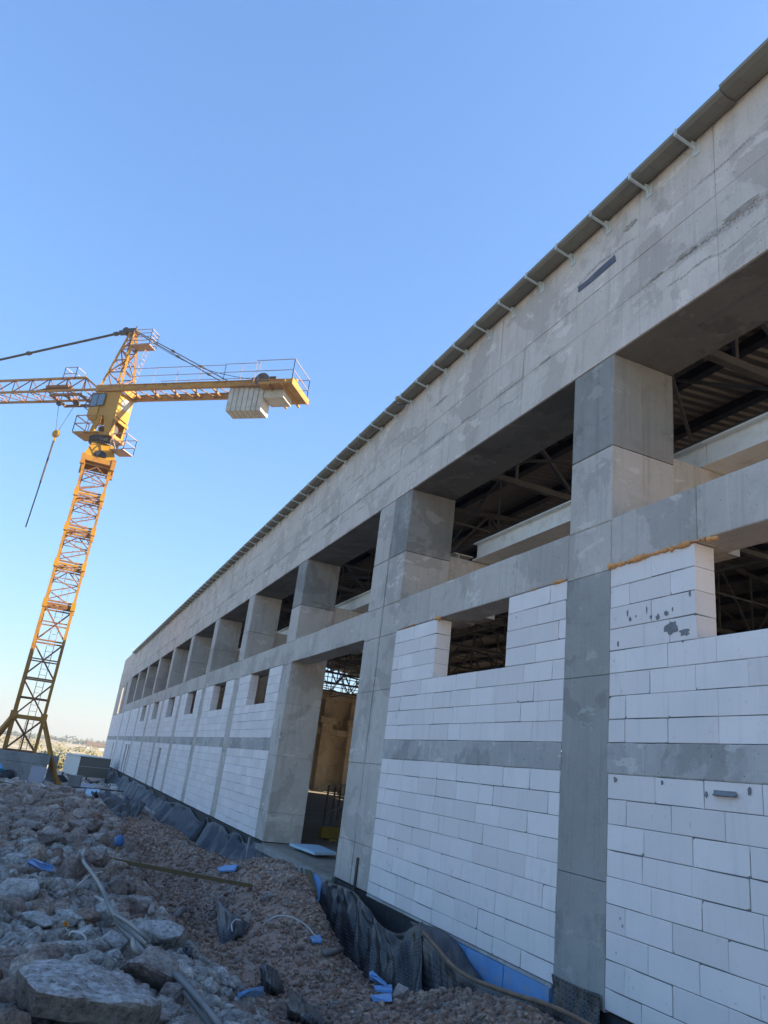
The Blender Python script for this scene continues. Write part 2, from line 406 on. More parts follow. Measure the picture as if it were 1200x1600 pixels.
MAT['dimple'] = membrane('dimple_membrane', (.010, .0115, .014), (.019, .021, .025), True, .38, per=19)
MAT['dimple_fine'] = membrane('dimple_membrane_fine', (.022, .025, .033), (.036, .04, .05), True, .38, per=24)
MAT['rim'] = simple('mud_caked_rim', (.25, .16, .10), (.15, .10, .07), .9, 0, scale=8, bump=.9, bscale=45)
def leafmat(name, a, b2):
    m, t, b = new_mat(name); g = N(t); c = g.mix(g.island(), a, b2); g.L(c, b.inputs['Base Color']); b.inputs['Roughness'].default_value = .8
    return m
MAT['leaf'] = leafmat('dusty_foliage', (.045, .06, .028), (.11, .12, .06))
MAT['leaf_dry'] = leafmat('dry_scrub', (.12, .12, .05), (.26, .22, .11))
MAT['trunk'] = simple('bark', (.09, .07, .05), None, .9)
MAT['roof_tile'] = simple('red_roof', (.19, .12, .08), None, .8)

# ------------------------------------------------------------------ ground sheet
CP = np.array([
 (-.3,66,-1.0),(-.3,50,-1.0),(-.3,38.4,-1.0),(-.3,30,-.97),(-.3,24,-.94),(-.3,19.8,-.88),(-.3,17.3,-.5),(-.4,15.2,-.22),(-.35,13.7,-.35),(-.3,13.1,-.6),(-.3,11.5,-.95),(-.3,9.8,-1.0),(-.3,8.8,-.9),(-.3,7.4,-.5),(-.3,5.5,-.3),(-.3,3,-.2),(-.3,-3,-.2),
 (.6,60,-1.2),(.6,40,-1.2),(.6,20,-1.2),(.6,10,-1.3),(.6,4,-1.2),
 (-1.2,40,-.75),(-1.2,31,-.52),(-1.2,23,-.34),(-1.2,19,-.42),(-1.1,16.5,-.42),(-.9,15.1,-.22),(-.75,14,.0),(-.65,12.5,.02),(-.75,11.2,-.28),(-.9,10,-.55),(-1.1,8.2,-.55),(-.95,7.2,-.2),(-.85,6.3,-.02),(-1.2,5.4,.1),(-1.6,4.2,.15),(-1.2,2,.1),
 (-1.7,16.8,-.33),(-1.7,13.9,-.2),(-1.7,12,-.15),(-1.7,9.7,-.41),(-1.7,8.5,-.52),(-1.8,6.8,-.25),
 (-2.3,40,-.9),(-2.4,30,-.72),(-2.3,22,-.66),(-2.4,15.9,-.9),(-2.4,12.6,-.8),(-2.1,10.8,-.42),(-2.4,8.8,-.66),(-2.5,6.9,-.35),(-2.4,5,-.05),
 (-3,9,-.41),(-2.95,11.8,-.4),(-3.0,6.3,-.22),(-3.4,6.7,.06),(-3.6,9,.1),(-3.6,11.5,.08),(-3.4,15,.0),(-3.2,18,-.02),(-3.1,22,-.1),(-3.2,28,-.22),(-3.2,35,-.55),
 (-4,4,.22),(-4.3,5.5,.24),(-4.5,8,.18),(-4.6,12,.12),(-5,3,.2),(-5,0,.2),(-3,0,.15),(-7,6,.28),(-10,9,.3),(-5,17,.05),(-6.5,20,.05),(-10,20,.1),(-5,26,-.1),(-7,28,-.1),(-4.6,33,-.35),(-7,34,-.35),(-4.5,39,-.7),(-6,41,-.8),(-9,40,-.7),(-3,50,-1.0),(-8,55,-1.05),(-14,45,-.9),(-14,25,-.2),(-14,5,.2)])
def _rbf():
    d = np.hypot(CP[:, None, 0]-CP[None, :, 0], (CP[:, None, 1]-CP[None, :, 1])*.45)
    K = np.sqrt(d*d+.05) ; n = len(CP)
    A = np.zeros((n+1, n+1)); A[:n, :n] = K + np.eye(n)*-.03; A[:n, n] = 1; A[n, :n] = 1
    return np.linalg.solve(A, np.append(CP[:, 2], 0))
_w = _rbf()
def base_h(x, y):
    x = np.asarray(x, float); y = np.asarray(y, float); xs = np.clip(x, -15, .6); ys = np.clip(y, -4, 66)
    shp = xs.shape; xs = xs.ravel(); ys = ys.ravel(); out = np.empty_like(xs)
    for i in range(0, len(xs), 20000):
        d = np.hypot(xs[i:i+20000, None]-CP[None, :, 0], (ys[i:i+20000, None]-CP[None, :, 1])*.45)
        out[i:i+20000] = np.sqrt(d*d+.05) @ _w[:-1] + _w[-1]
    out = out.reshape(shp)
    far = np.clip((np.hypot(np.maximum(0, -x-12), np.maximum(0, y-58)))/25, 0, 1)
    return out*(1-far) + (-1.3)*far
def height(x, y):
    x = np.asarray(x, float); y = np.asarray(y, float)
    h = base_h(x, y)
    bank = np.clip((-x-2.9)/.7, 0, 1)*np.clip((60-y)/15, 0, 1)
    rough = .12 + .17*bank
    h = h + rough*fbm(x*1.6+5, y*1.6+9, 5) + (.07+.10*bank)*fbm(x*6, y*6, 3)*np.clip((70-y)/20, .1, 1)
    far = np.clip((y-90)/200, 0, 1)
    h = h + far*3*fbm(x*.004, y*.006, 3)
    inside = (x > .12) & (y < 74) & (x < 40)
    return np.where(inside, np.minimum(h, -1.25), h)
def axis(fine0, fine1, st, lo, hi, g=1.12):
    a = list(np.arange(fine0, fine1, st)); s = st
    while a[-1] < hi: s *= g; a.append(a[-1]+s)
    s = st; b = []; c = fine0
    while c > lo: s *= g; c -= s; b.append(c)
    return np.array(b[::-1]+a)
gx = axis(-8.5, .35, .055, -3500, 3500, 1.13)
gy = axis(3.0, 17, .06, -60, 5000, 1.018)
# keep the far rows from exploding in number
XX, YY = np.meshgrid(gx, gy, indexing='ij'); ZZ = height(XX, YY)
nx, ny = XX.shape
idx = np.arange(nx*ny).reshape(nx, ny)
F = np.stack([idx[:-1, :-1], idx[1:, :-1], idx[1:, 1:], idx[:-1, 1:]], -1).reshape(-1, 4)
def fast_mesh(name, V, F, mat, smooth=False):
    me = bpy.data.meshes.new(name); k = F.shape[1]
    me.vertices.add(len(V)); me.vertices.foreach_set('co', np.asarray(V, np.float32).ravel())
    me.loops.add(F.size); me.loops.foreach_set('vertex_index', F.astype(np.int32).ravel())
    me.polygons.add(len(F)); me.polygons.foreach_set('loop_start', np.arange(0, F.size, k, dtype=np.int32))
    me.polygons.foreach_set('loop_total', np.full(len(F), k, np.int32))
    if smooth: me.polygons.foreach_set('use_smooth', np.ones(len(F), bool))
    me.update(calc_edges=True); me.validate(); me.materials.append(mat)
    o = bpy.data.objects.new(name, me); COL.objects.link(o); return o
tag(fast_mesh('ground', np.stack([XX, YY, ZZ], -1).reshape(-1, 3), F, MAT['soil'], True), kind='structure')
def hit(px, py, lift=0.):
    w = ray(px, py); ts = np.concatenate([np.arange(2.5, 30, .04), np.arange(30, 120, .3)])
    P = CAM[None] + ts[:, None]*w[None]; h = height(P[:, 0], P[:, 1]) + lift
    k = np.argmax(P[:, 2] < h); return Vector(P[k])

# ------------------------------------------------------------------ factory building
FAC = empty('factory_building', (0, 0, 0), 'long unfinished grey concrete factory hall with pale block infill walls and an open doorway', 'building')
cols = [(-4.86, -4.13), (.57, 1.30), (6.0, 6.73), (11.43, 12.125), (12.155, 12.88), (17.55, 18.3)]
y = 22.95
for i in range(8): cols.append((y, y+.73)); y += 5.475
cols[-1] = (61.3, 62.1)
YEND = 72.8; HW = 26.0
Z_BEAM0, Z_BEAM1, Z_UP0 = 4.035, 4.58, 6.66
def jit(a): return random.uniform(-a, a)
# columns: stacked pours, each a hair proud or shy of the next
for i, (a, b) in enumerate(cols):
    m = MB(); near_dark = (a < 7 and a > 5)
    zs = [0, .62, 1.85, 3.05, 4.0] if i != 2 else [-.03, 1.0, 2.9, 4.0]
    for k in range(len(zs)-1):
        e = jit(.003); m.cbox(0+e, .9+e, a+e, b-e, zs[k]+.002, zs[k+1]-.002, .007)
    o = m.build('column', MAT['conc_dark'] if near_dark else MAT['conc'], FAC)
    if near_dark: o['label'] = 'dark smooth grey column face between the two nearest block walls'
    m = MB()                                                     # upper storey post
    e = .006+jit(.003)
    m.cbox(-.004+e, .9, a+.003, b-.003, Z_BEAM1-.02, 5.47-.005, .012)
    m.box(.91, 1.95, a+.05, b-.05, Z_BEAM1+.02, 5.59)              # corbel carrying the rail beam
    o = m.build('upper_post', MAT['conc'], FAC)
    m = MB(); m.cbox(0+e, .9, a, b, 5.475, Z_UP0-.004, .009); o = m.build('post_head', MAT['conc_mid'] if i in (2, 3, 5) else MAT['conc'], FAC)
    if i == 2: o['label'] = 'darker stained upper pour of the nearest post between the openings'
# tie beam between the storeys
for i in range(len(cols)-1):
    a, b = cols[i][1], cols[i+1][0]
    if b-a < .2: continue
    m = MB(); n = random.choice([4, 5]); ys = [a+.002]+[a+(b-a)*k/n+jit(.15) for k in range(1, n)]+[b-.002]
    for k in range(n):
        e = jit(.003); m.cbox(.004+e, .45, ys[k]+.002, ys[k+1]-.002, Z_BEAM0+jit(.004), Z_BEAM1+jit(.004), .009)
    m.build('tie_beam', MAT['conc'], FAC)
for a, b in cols:
    m = MB(); m.cbox(.002+jit(.002), .9, a+.001, b-.001, 4.004, Z_BEAM1-.024, .008); m.build('beam_node', MAT['conc'], FAC)
# fascia
m = MB()
def fascia_row(z0, z1, joints, off=0., c=.004):
    for k in range(len(joints)-1):
        e = jit(.003)+off
        g_ = .009 if abs(joints[k+1]-12.14) < .03 or abs(joints[k]-12.14) < .03 else .0018
        m.cbox(e, .35, joints[k]+g_, joints[k+1]-g_, z0+.0018, z1-.0018, c)
j1 = [-6, -3.1, -.6, 2.0, 4.44, 5.56, 7.94, 10.1, 12.14, 13.3, 15.1, 17.0]; yy = 17.0
while yy < 70: yy += random.choice([1.2, 2.0, 2.4, 2.9]); j1.append(min(yy, YEND))
if j1[-1] < YEND: j1.append(YEND)
fascia_row(Z_UP0, 7.27, j1)
j2 = [-6, -1, 2.4, 4.44, 5.56, 7.94, 12.14, 16.4, 21, 27.5, 33, 41, 50, 58, 66, YEND]
fascia_row(7.27, 7.76, j2); 
j3 = [-6, -1.5, 2.0, 4.44, 5.56, 8.6, 12.14, 14.5, 18, 23.6, 30.5, 38, 46, 55, 63.4]
fascia_row(7.76, 8.75, j3); fascia_row(7.76, 9.0, [63.4, 66.2, YEND], .01)
m.build('upper_wall', MAT['conc_top'], FAC)
m = MB(); m.box(.355, .9, -6, YEND, Z_UP0+.01, 7.26); m.box(.35, .6, -6, YEND, 7.28, 8.7); m.box(.02, .352, -6, 62, 6.652, 6.665); m.build('ring_beam', MAT['conc_raw_shaded'], FAC)  # thin dark skin under the fascia carries painted shade
# end block with slots
def slotted(y0, y1, z0, z1, slots, mat, name, x0=.01, th=.25):
    m = MB(); c = y0
    for s0, s1, t0, t1 in slots:
        if s0 > c: m.box(x0, x0+th, c, s0, z0, z1)
        if t0 > z0: m.box(x0, x0+th, s0, s1, z0, t0)
        if t1 < z1: m.box(x0, x0+th, s0, s1, t1, z1)
        c = s1
    if c < y1: m.box(x0, x0+th, c, y1, z0, z1)
    return m.build(name, mat, FAC)
slotted(62.12, YEND, 4.0, 6.65, [(64.0, 65.3, 4.05, 6.5), (66.9, 68.2, 4.05, 6.4)], MAT['conc'], 'end_wall_upper')
# masonry
CH = .2234; BL = .557
def masonry(y0, y1, z0, z1, holes=(), top=False, x0=0.0, flip=0):
    m = MB(); mo = MB(); rows = []
    z = z1
    while z > z0+.02: rows.append((max(z0, z-CH), z)); z -= CH
    for r, (a, b) in enumerate(rows):
        off = (r+flip) % 2
        segs = [(y0, y1)]
        for h0, h1, g0, g1 in holes:
            if (a+b)/2 > g0 and (a+b)/2 < g1:
                ns = []
                for s0, s1 in segs:
                    if h1 <= s0 or h0 >= s1: ns.append((s0, s1)); continue
                    if h0 > s0: ns.append((s0, h0))
                    if h1 < s1: ns.append((h1, s1))
                segs = ns
        for s0, s1 in segs:
            c = s0; first = True
            while c < s1-.01:
                ln = BL*(random.uniform(.35, .65) if (first and off) else 1.0)*random.uniform(.985, 1.01)
                if random.random() < .07: ln *= .6
                first = False; e = min(c+ln, s1)
                if s1-e < .12: e = s1
                x = x0+jit(.0025); q = .0045
                gp = random.choice((.0008, .0014, .002, .003)); cuts = {}
                if y0 < 20:
                    for kk in range(4):
                        if random.random() < .17: cuts[kk] = (random.uniform(.006, .045)*random.choice((.5, 1)), random.uniform(.006, .035)*random.choice((.5, 1)))
                m.block(x, x+.24, c+gp, e-gp, a+.0025+jit(.0012), b-.0015-random.random()*.001, q, cuts)
                c = e
            mo.box(x0+.0075, x0+.236, s0-(.012 if s0 == y0 else -.014), s1+(.012 if s1 == y1 else -.014), a-.001, b+.001)
    o = m.build('block_wall', MAT['aac'], FAC)
    mo.build('mortar_bed', MAT['mortar'], o)
    return o
def ragged_band(y0, y1, z0, z1):
    # cast band: rough, slightly proud, with uneven top and bottom edges
    n = max(6, int((y1-y0)/.06)); V = []; Fc = []
    for k in range(n+1):
        yy = y0+(y1-y0)*k/n; r0 = -.035*abs(float(fbm(np.array(yy*6.), np.array(z0*9)))) - .004*random.random()
        r1 = .012*float(fbm(np.array(yy*7.), np.array(3.3)))
        xx = -.004 + .003*float(fbm(np.array(yy*3.), np.array(1.)))
        V += [(.2, yy, z0+r0), (xx+.006, yy, z0+r0), (xx, yy, z0+r0+.01), (xx, yy, z1+r1-.008), (xx+.006, yy, z1+r1), (.2, yy, z1+r1)]
    for k in range(n):
        for j in range(5): a = k*6+j; Fc.append((a, a+1, a+7, a+6))
    return link_mesh('concrete_band', V, Fc, MAT['conc_band'], FAC)
B0, B1 = 1.955, 2.235
bay = []
for i in range(len(cols)-1):
    a, b = cols[i][1], cols[i+1][0]
    if b-a > .2: bay.append((a, b))
bi = 0
for (a, b) in bay:
    if abs(a-12.88) < .01: continue
    a2, b2 = a+.006, b-.006
    if a < -1: win = [(a+1.5, a+3.5, 3.13, 5)]
    elif a < 2: win = [(2.6, 4.85, 3.13, 5)]
    elif a < 7: win = [(7.94, 9.9, 3.13, 5)]
    elif a < 48: win = [(a+1.2, a+3.25, 3.13, 5)]
    else: win = []
    if a > 48: win = []
    slots = [(36.85, 37.7, -1, 1.72)] if 34 < a < 36 else ([(51.5, 52.3, -1, 1.72), (53.2, 54.1, -1, 1.72), (55.3, 56.1, -1, 1.72)] if 50 < a < 56 else [])
    slots = [s for s in slots if s[0] > a and s[1] < b]
    masonry(a2, b2, -.005, B0-.004, slots, flip=bi)
    masonry(a2, b2, B1+.004, Z_BEAM0-.012, win, flip=bi+1)
    ragged_band(a2-.006, b2+.006, B0, B1); bi += 1
masonry(62.12, 72.8, -.005, B0, [(63.9, 64.8, -1, 1.72)]); masonry(62.12, 72.8, B1, 3.98); ragged_band(62.12, 72.8, B0, B1)
# mortar smears, chips and a mortar ledge on the nearest walls
def blot(name, mat, y, z, w, h, n=17, x=-.004, seed=0):
    rr = random.Random(seed); P = []
    for k in range(n):
        t = 2*math.pi*k/n; q = rr.uniform(.55, 1.15); P.append((x, y+math.cos(t)*w*.5*q, z+math.sin(t)*h*.5*q))
    mm = MB(); mm.prism(P, (.006, 0, 0)); return mm
def fp(px, py): P = at_x(px, py, 0); return P[1], P[2]
m = MB()
for k, (px, py, w, h) in enumerate([(1049, 981, .13, .10), (1070, 988, .10, .055), (1028, 964, .035, .045), (1041, 958, .045, .04), (1017, 964, .022, .03), (985, 968, .03, .04), (981, 958, .018, .06), (994, 963, .02, .02), (1078, 928, .018, .04), (1051, 952, .01, .03), (966, 1006, .02, .04), (1011, 953, .012, .06), (1067, 1002, .012, .02), (962, 1218, .04, .04), (1035, 1223, .02, .03), (1104, 1242, .02, .04), (1172, 1236, .03, .05)]):
    yy, zz = fp(px, py); b_ = blot('', None, yy, zz, w*1.35, h*1.35, x=-.0035-.0003*k, seed=k); b_.build('mortar_smear', MAT['mortar'], FAC)
yy, zz = fp(1134, 1242); m = MB(); m.prism([(-.045, yy-.12, zz-.01), (-.01, yy-.12, zz+.015), (0.0, yy-.1, zz+.03), (0.0, yy-.1, zz-.015)], (0, .22, 0)); m.build('mortar_ledge', MAT['mortar'], FAC)
# spray foam along the top of the infill
def foam(name, pts, r=.03):
    V = []; Fc = []
    for k in range(len(pts)-1):
        a, b = pts[k], pts[k+1]; n = max(2, int(abs(b[0]-a[0])/.02))
        for j in range(n):
            t = j/n; yy = a[0]+(b[0]-a[0])*t; zz = a[1]+(b[1]-a[1])*t
            if random.random() < .2: continue
            rr = r*.72*random.uniform(.3, 1.35)*(.6+.8*vnoise(np.array(yy*5), np.array(2.)))
            bmn = len(V); k6 = 6
            for la in (-1, -.5, 0, .5, 1):
                for lo in range(k6):
                    q = math.cos(la*math.pi/2); th = 2*math.pi*lo/k6
                    V.append((-.004+q*math.cos(th)*rr*1.0-.006, yy+la*rr*1.2+jit(.004), zz+q*math.sin(th)*rr*random.uniform(.6, 1.2)+jit(.005)))
            for r_ in range(4):
                for lo in range(k6):
                    A = bmn+r_*k6+lo; Bq = bmn+r_*k6+(lo+1) % k6; Fc.append((A, Bq, Bq+k6, A+k6))
    return link_mesh(name, V, Fc, MAT['foam'], FAC, True)
foam('foam_seal', [(4.6, 4.0), (4.75, 4.03), (5.1, 4.025), (5.5, 4.03), (5.75, 4.02), (6.02, 4.03)], .034)
foam('foam_seal', [(6.76, 4.03), (7.0, 4.03)], .03); foam('foam_seal', [(7.35, 4.03), (7.5, 4.03)], .02)
foam('foam_seal', [(9.85, 4.02), (9.95, 4.03)], .035); foam('foam_seal', [(10.7, 4.04), (11.15, 4.03)], .02)
# dark patch plate on the fascia
y0, z0 = fp(962, 398); y1, z1 = fp(906, 450)
m = MB(); m.prism([(-.009, 5.97, 7.97), (-.009, 6.2, 7.965), (-.009, 6.45, 7.955), (-.009, 6.7, 7.965), (-.009, 6.71, 8.06), (-.009, 6.5, 8.05), (-.009, 6.3, 8.07), (-.009, 5.99, 8.08)], (.004, 0, 0))
m.build('wall_patch', MAT['tar_patch'], FAC)
# rough plaster repairs on the fascia
for k, (yy, zz, w, h) in enumerate([(5.72, 8.33, .26, .10), (4.15, 7.33, .5, .09), (4.85, 7.30, .3, .06), (5.3, 7.29, .22, .04), (9.6, 7.3, .3, .04), (10.6, 8.1, .5, .06), (14.6, 7.9, .6, .03), (7.4, 7.28, .25, .04)]):
    blot('', None, yy, zz, w, h, 29, x=-.006, seed=40+k).build('wall_repair', MAT['repair'], FAC)
# joint sealant lines at the double column
m = MB(); z = .2
while z < 6.6:
    l = random.uniform(.1, .5); q = random.choice((.0005, -.006, -.009)); m.box(q, .03, 12.131, 12.149, z, min(z+l, 6.6)); z += l
m.build('joint_sealant', MAT['conc_band'], FAC)
# vertical steel strip near the base of the double column
m = MB(); m.box(-.03, .0, 11.86, 11.92, -.05, .42); m.build('steel_angle', MAT['steel_dark'], FAC)
# slab edge and floor, foundation wall
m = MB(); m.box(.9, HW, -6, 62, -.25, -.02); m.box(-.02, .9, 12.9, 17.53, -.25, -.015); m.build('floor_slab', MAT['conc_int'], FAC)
m = MB(); m.box(-.14, -.022, 12.9, 17.6, -.16, -.05); m.build('door_sill', MAT['conc_dark'], FAC)
m = MB(); m.box(.03, .3, -6, YEND, -1.7, -.026); m.build('foundation_wall', MAT['bitumen'], FAC)
m = MB(); m.box(-.012, .2, 6.75, 11.4, -.04, -.012); m.build('mortar_ledge', MAT['conc_band'], FAC)
# blue insulation boards on the foundation
for a, b, zt in [(6.75, 7.55, -.045), (7.56, 8.35, -.05), (8.36, 9.1, -.05)]:
    m = MB(); m.box(-.035, .025, a, b-.008, -.75, zt); m.build('insulation_board', MAT['blue_xps'], FAC)
# gutter and brackets
def gutter(y0, y1, dz=0., dx=0.):
    prof = [(.0, 8.735), (-.03, 8.70), (-.09, 8.685), (-.15, 8.685), (-.21, 8.70), (-.25-dx, 8.735), (-.26-dx, 8.765), (-.25-dx, 8.768), (-.2, 8.745), (-.1, 8.735), (.0, 8.76)]
    m = MB()
    segs = np.arange(y0, y1, 2.1)
    for s_ in segs:
        e = min(s_+2.1, y1); m.prism([(x+jit(.002), s_, z+dz) for x, z in prof], (0, e-s_-.004, 0))
    for s_ in np.arange(y0+.1, y1, .245):                        # swaged seams
        m.prism([(x*1.02-.003, s_, z+dz-.004) for x, z in prof[1:5]]+[(x*1.0, s_, z+dz+.01) for x, z in prof[4:0:-1]], (0, .018, 0))
    return m.build('gutter', MAT['gutter'], FAC)
gutter(-6, 4.1, .02, .02); gutter(4.105, 12.1); gutter(12.25, 63.4)
y = 4.67; nb = 0
while y < 63 and nb < 82:
    m = MB(); yy = y+jit(.01)
    m.box(-.012, -.0, yy-.05, yy+.05, 8.50, 8.68)                 # wall plate
    m.prism([(-.013, yy-.006, 8.54), (-.013, yy-.006, 8.68), (-.075, yy-.006, 8.67), (-.075, yy-.006, 8.62)], (0, .012, 0))
    m.bar((-.013, yy+.02, 8.62), (-.285, yy+.02, 8.665), .03, .02)
    m.box(-.295, -.275, yy+.004, yy+.036, 8.65, 8.745)
    m.build('gutter_bracket', MAT['galv'], FAC); y += .72; nb += 1
m = MB(); m.box(-.26, -.1, 12.12, 12.2, 8.72, 8.82); m.bar((-.25, 12.0, 8.74), (-.12, 12.3, 8.84), .05); m.build('timber_spacer', MAT['timber_pale'], FAC)
m = MB(); m.box(-.45, .1, 63.42, 63.5, 9.0, 9.04); m.build('roof_flashing', MAT['galv'], FAC)
# roof: corrugated deck rising inwards, purlins, trusses
def zr(x): return 8.95+.10*min(x, 2*13-x if x > 13 else x)
V = []; Fc = []; k = 0; prof = [(0, 0), (.09, 0), (.12, .05), (.21, .05), (.25, 0)]
ys = []; zz_ = []
y = -6.0
while y < 62.2:
    for dy, dz in prof[:-1]: ys.append(y+dy); zz_.append(dz)
    y += .25
for xx in (.12, 6.5, 13, 19.5, 26.3):
    for a, b in zip(ys, zz_): V.append((xx, a, zr(max(0, xx))+.12+b))
n = len(ys)
for r in range(4):
    for j in range(n-1): Fc.append((r*n+j, r*n+j+1, (r+1)*n+j+1, (r+1)*n+j))
link_mesh('roof_deck', V, Fc, MAT['deck'], FAC)
m = MB(); m.box(-.08, 26.3, -6, 62.2, 0, 0)
for xx in (1.1, 2.7, 4.4, 6.1, 7.8, 9.5, 11.2, 12.9, 14.6, 16.3, 18, 19.7, 21.4, 23.1, 24.8):
    m = MB(); z = zr(xx); m.box(xx-.04, xx+.04, -6, 62, z-.10, z+.11); m.box(xx-.09, xx+.09, -6, 62, z-.115, z-.10); m.build('purlin', MAT['purlin'], FAC)
ty = []
for (a, b) in cols:
    if a == 12.155: continue
    ty.append((a+b)/2)
for i, t in enumerate(ty):
    m = MB(); zb = 7.55
    m.bar((.6, t, zb), (25.4, t, zb), .12, .12)
    xs = np.linspace(.9, 25.1, 17)
    for k in range(16):
        za, zc = zr(xs[k])-.17, zr(xs[k+1])-.17
        m.bar((xs[k], t, za), (xs[k+1], t, zc), .12, .12)
        m.bar((xs[k], t, zb), (xs[k], t, za), .06)
        if k % 2 == 0: m.bar((xs[k], t, zb), (xs[k+1], t, zc), .07)
        else: m.bar((xs[k], t, za), (xs[k+1], t, zb), .07)
    m.build('roof_truss', MAT['truss'], FAC)
for i in range(len(ty)-1):                                        # longitudinal bracing, one frame per bay
    m = MB(); a, b = ty[i], ty[i+1]; z = 7.6; c = (a+b)/2
    for xx in (3.9, 9.6, 16.4, 22):
        zt = zr(xx)-.2
        m.bar((xx, a, z), (xx, b, z), .07); m.bar((xx, a, z), (xx, c, zt), .05); m.bar((xx, c, zt), (xx, b, z), .05); m.bar((xx, c, z), (xx, c, zt), .04)
    m.bar((1, c, z), (25, c, z), .05)
    if i % 2 == 0:
        for x0_ in (1, 8): m.bar((x0_, a, 7.62), (x0_+7, b, 7.62), .05); m.bar((x0_+7, a, 7.64), (x0_, b, 7.64), .05)
    m.build('roof_bracing', MAT['truss'], FAC)
# crane rail beams on the corbels
for x0_ in (1.38, HW-1.8):
    for i in range(len(cols)-1):
        a, b = cols[i][0]+.05, cols[i+1][0]+.04
        if b-a < 2: continue
        m = MB(); m.box(x0_, x0_+.42, a, b, 5.60, 5.62); m.box(x0_+.09, x0_+.12, a, b, 5.62, 5.915); m.box(x0_, x0_+.42, a, b, 5.915, 5.935)
        m.build('rail_beam', MAT['beam_white'], FAC)
# far side of the hall: columns, beams, infill with open bays so that the low sun comes in
for i, (a, b) in enumerate(cols):
    m = MB(); m.box(HW-.9, HW, a, b, -.02, 9.0); m.box(HW-1.8, HW-.905, a+.05, b-.05, 4.6, 5.59); m.box(HW-1.2, HW-.9, a-.1, b+.1, 5.6, 6.0)
    m.build('rear_column', MAT['conc_int'], FAC)
for i in range(len(cols)-1):
    a, b = cols[i][1], cols[i+1][0]
    if b-a < .2: continue
    m = MB(); m.box(HW-.45, HW, a, b, 4.03, 4.58); m.box(HW-.35, HW, a, b, 6.66, 9.4)
    if i not in (8, 10, 11): m.box(HW-.3, HW-.05, a+.01, b-.01, 0, 4.02)
    if i not in (9, 11): m.box(HW-.3, HW-.05, a+.01, b-.01, 4.585, 6.65)
    m.build('rear_wall_bay', MAT['conc_raw_shaded'], FAC)  # infill coloured dark so the hall behind the windows looks shaded
# end wall inside the hall
m = MB(); m.box(.91, HW-.91, 62.0, 62.25, 0, 8.1)
m.build('gable_wall', MAT['gable_sunlit'], FAC)
for xx in (3.2, 6.5, 9.6, 12.8, 16.0, 18.4, 20.6, 22.8):
    m = MB(); m.box(xx, xx+.9, 61.2, 61.99, -.02, 5.4); m.box(xx-.25, xx+1.15, 60.9, 61.99, 5.41, 5.9); m.box(xx+.1, xx+.8, 61.5, 61.99, 5.91, 8.2)
    m.build('gable_column', MAT['gable_sunlit'], FAC)
m = MB(); m.box(1, 25, 61.6, 61.98, 7.4, 8.15); m.box(1, 25, 61.5, 61.98, 4.5, 5.0); m.build('gable_beam', MAT['gable_sunlit'], FAC)
m = MB()
for xx in np.arange(2, 25, 1.6): m.bar((xx, 61.8, 8.15), (xx+.8, 61.8, 9.4), .05); m.bar((xx+.8, 61.8, 9.4), (xx+1.6, 61.8, 8.15), .05)
m.bar((1, 61.8, 8.9), (25, 61.8, 8.9), .06); m.build('gable_lattice', MAT['truss'], FAC)
m = MB(); m.box(.26, 3.5, YEND-.25, YEND-.002, 0, 8.9); m.build('corner_wall', MAT['conc'], FAC)

# ------------------------------------------------------------------ things inside the doorway
gr = empty('guard_rail', (4.5, 26, 0), 'thin dark guard railing standing inside the hall behind the doorway', 'railing')
for yy in np.linspace(0, 1, 8):
    m = MB(); p = Vector((3.2, 22.5, 0)).lerp(Vector((10.5, 38, 0)), float(yy)); m.bar(p, p+Vector((0, 0, 1.25)), .05); m.build('post', MAT['steel_dark'], gr)
for zz in (.45, .85, 1.2):
    m = MB(); m.bar((3.2, 22.5, zz), (10.5, 38, zz), .04); m.build('rail', MAT['steel_dark'], gr)
yb = empty('yellow_barrier', (3.4, 20, 0), 'dull yellow steel barrier beam lying on the floor inside the doorway', 'barrier')
m = MB(); m.bar((2.0, 19.4, .16), (5.8, 21.2, .16), .12, .26); m.build('beam', MAT['yellow_dull'], yb)
m = MB(); m.box(2.2, 2.4, 19.2, 19.8, -.015, .03); m.box(5.2, 5.4, 20.6, 21.3, -.015, .03); m.build('foot', MAT['yellow_dull'], yb)
def board(name, P, th, mat, label, cat, group=None):
    P = [Vector(p) for p in P]; nrm = (P[1]-P[0]).cross(P[2]-P[0]).normalized()
    if nrm.z < 0: nrm = -nrm
    m = MB(); m.prism(P, nrm*th); o = m.build(name, mat, loc=tuple(P[0])); return tag(o, label, cat, group)
board('foam_board', [at_z(452, 1321, .05), at_z(498, 1324, .05), at_z(525, 1336, .05), at_z(491, 1336, .05)], .05, MAT['blue_pale'], 'pale blue foam board lying on the doorway floor slab', 'foam board')
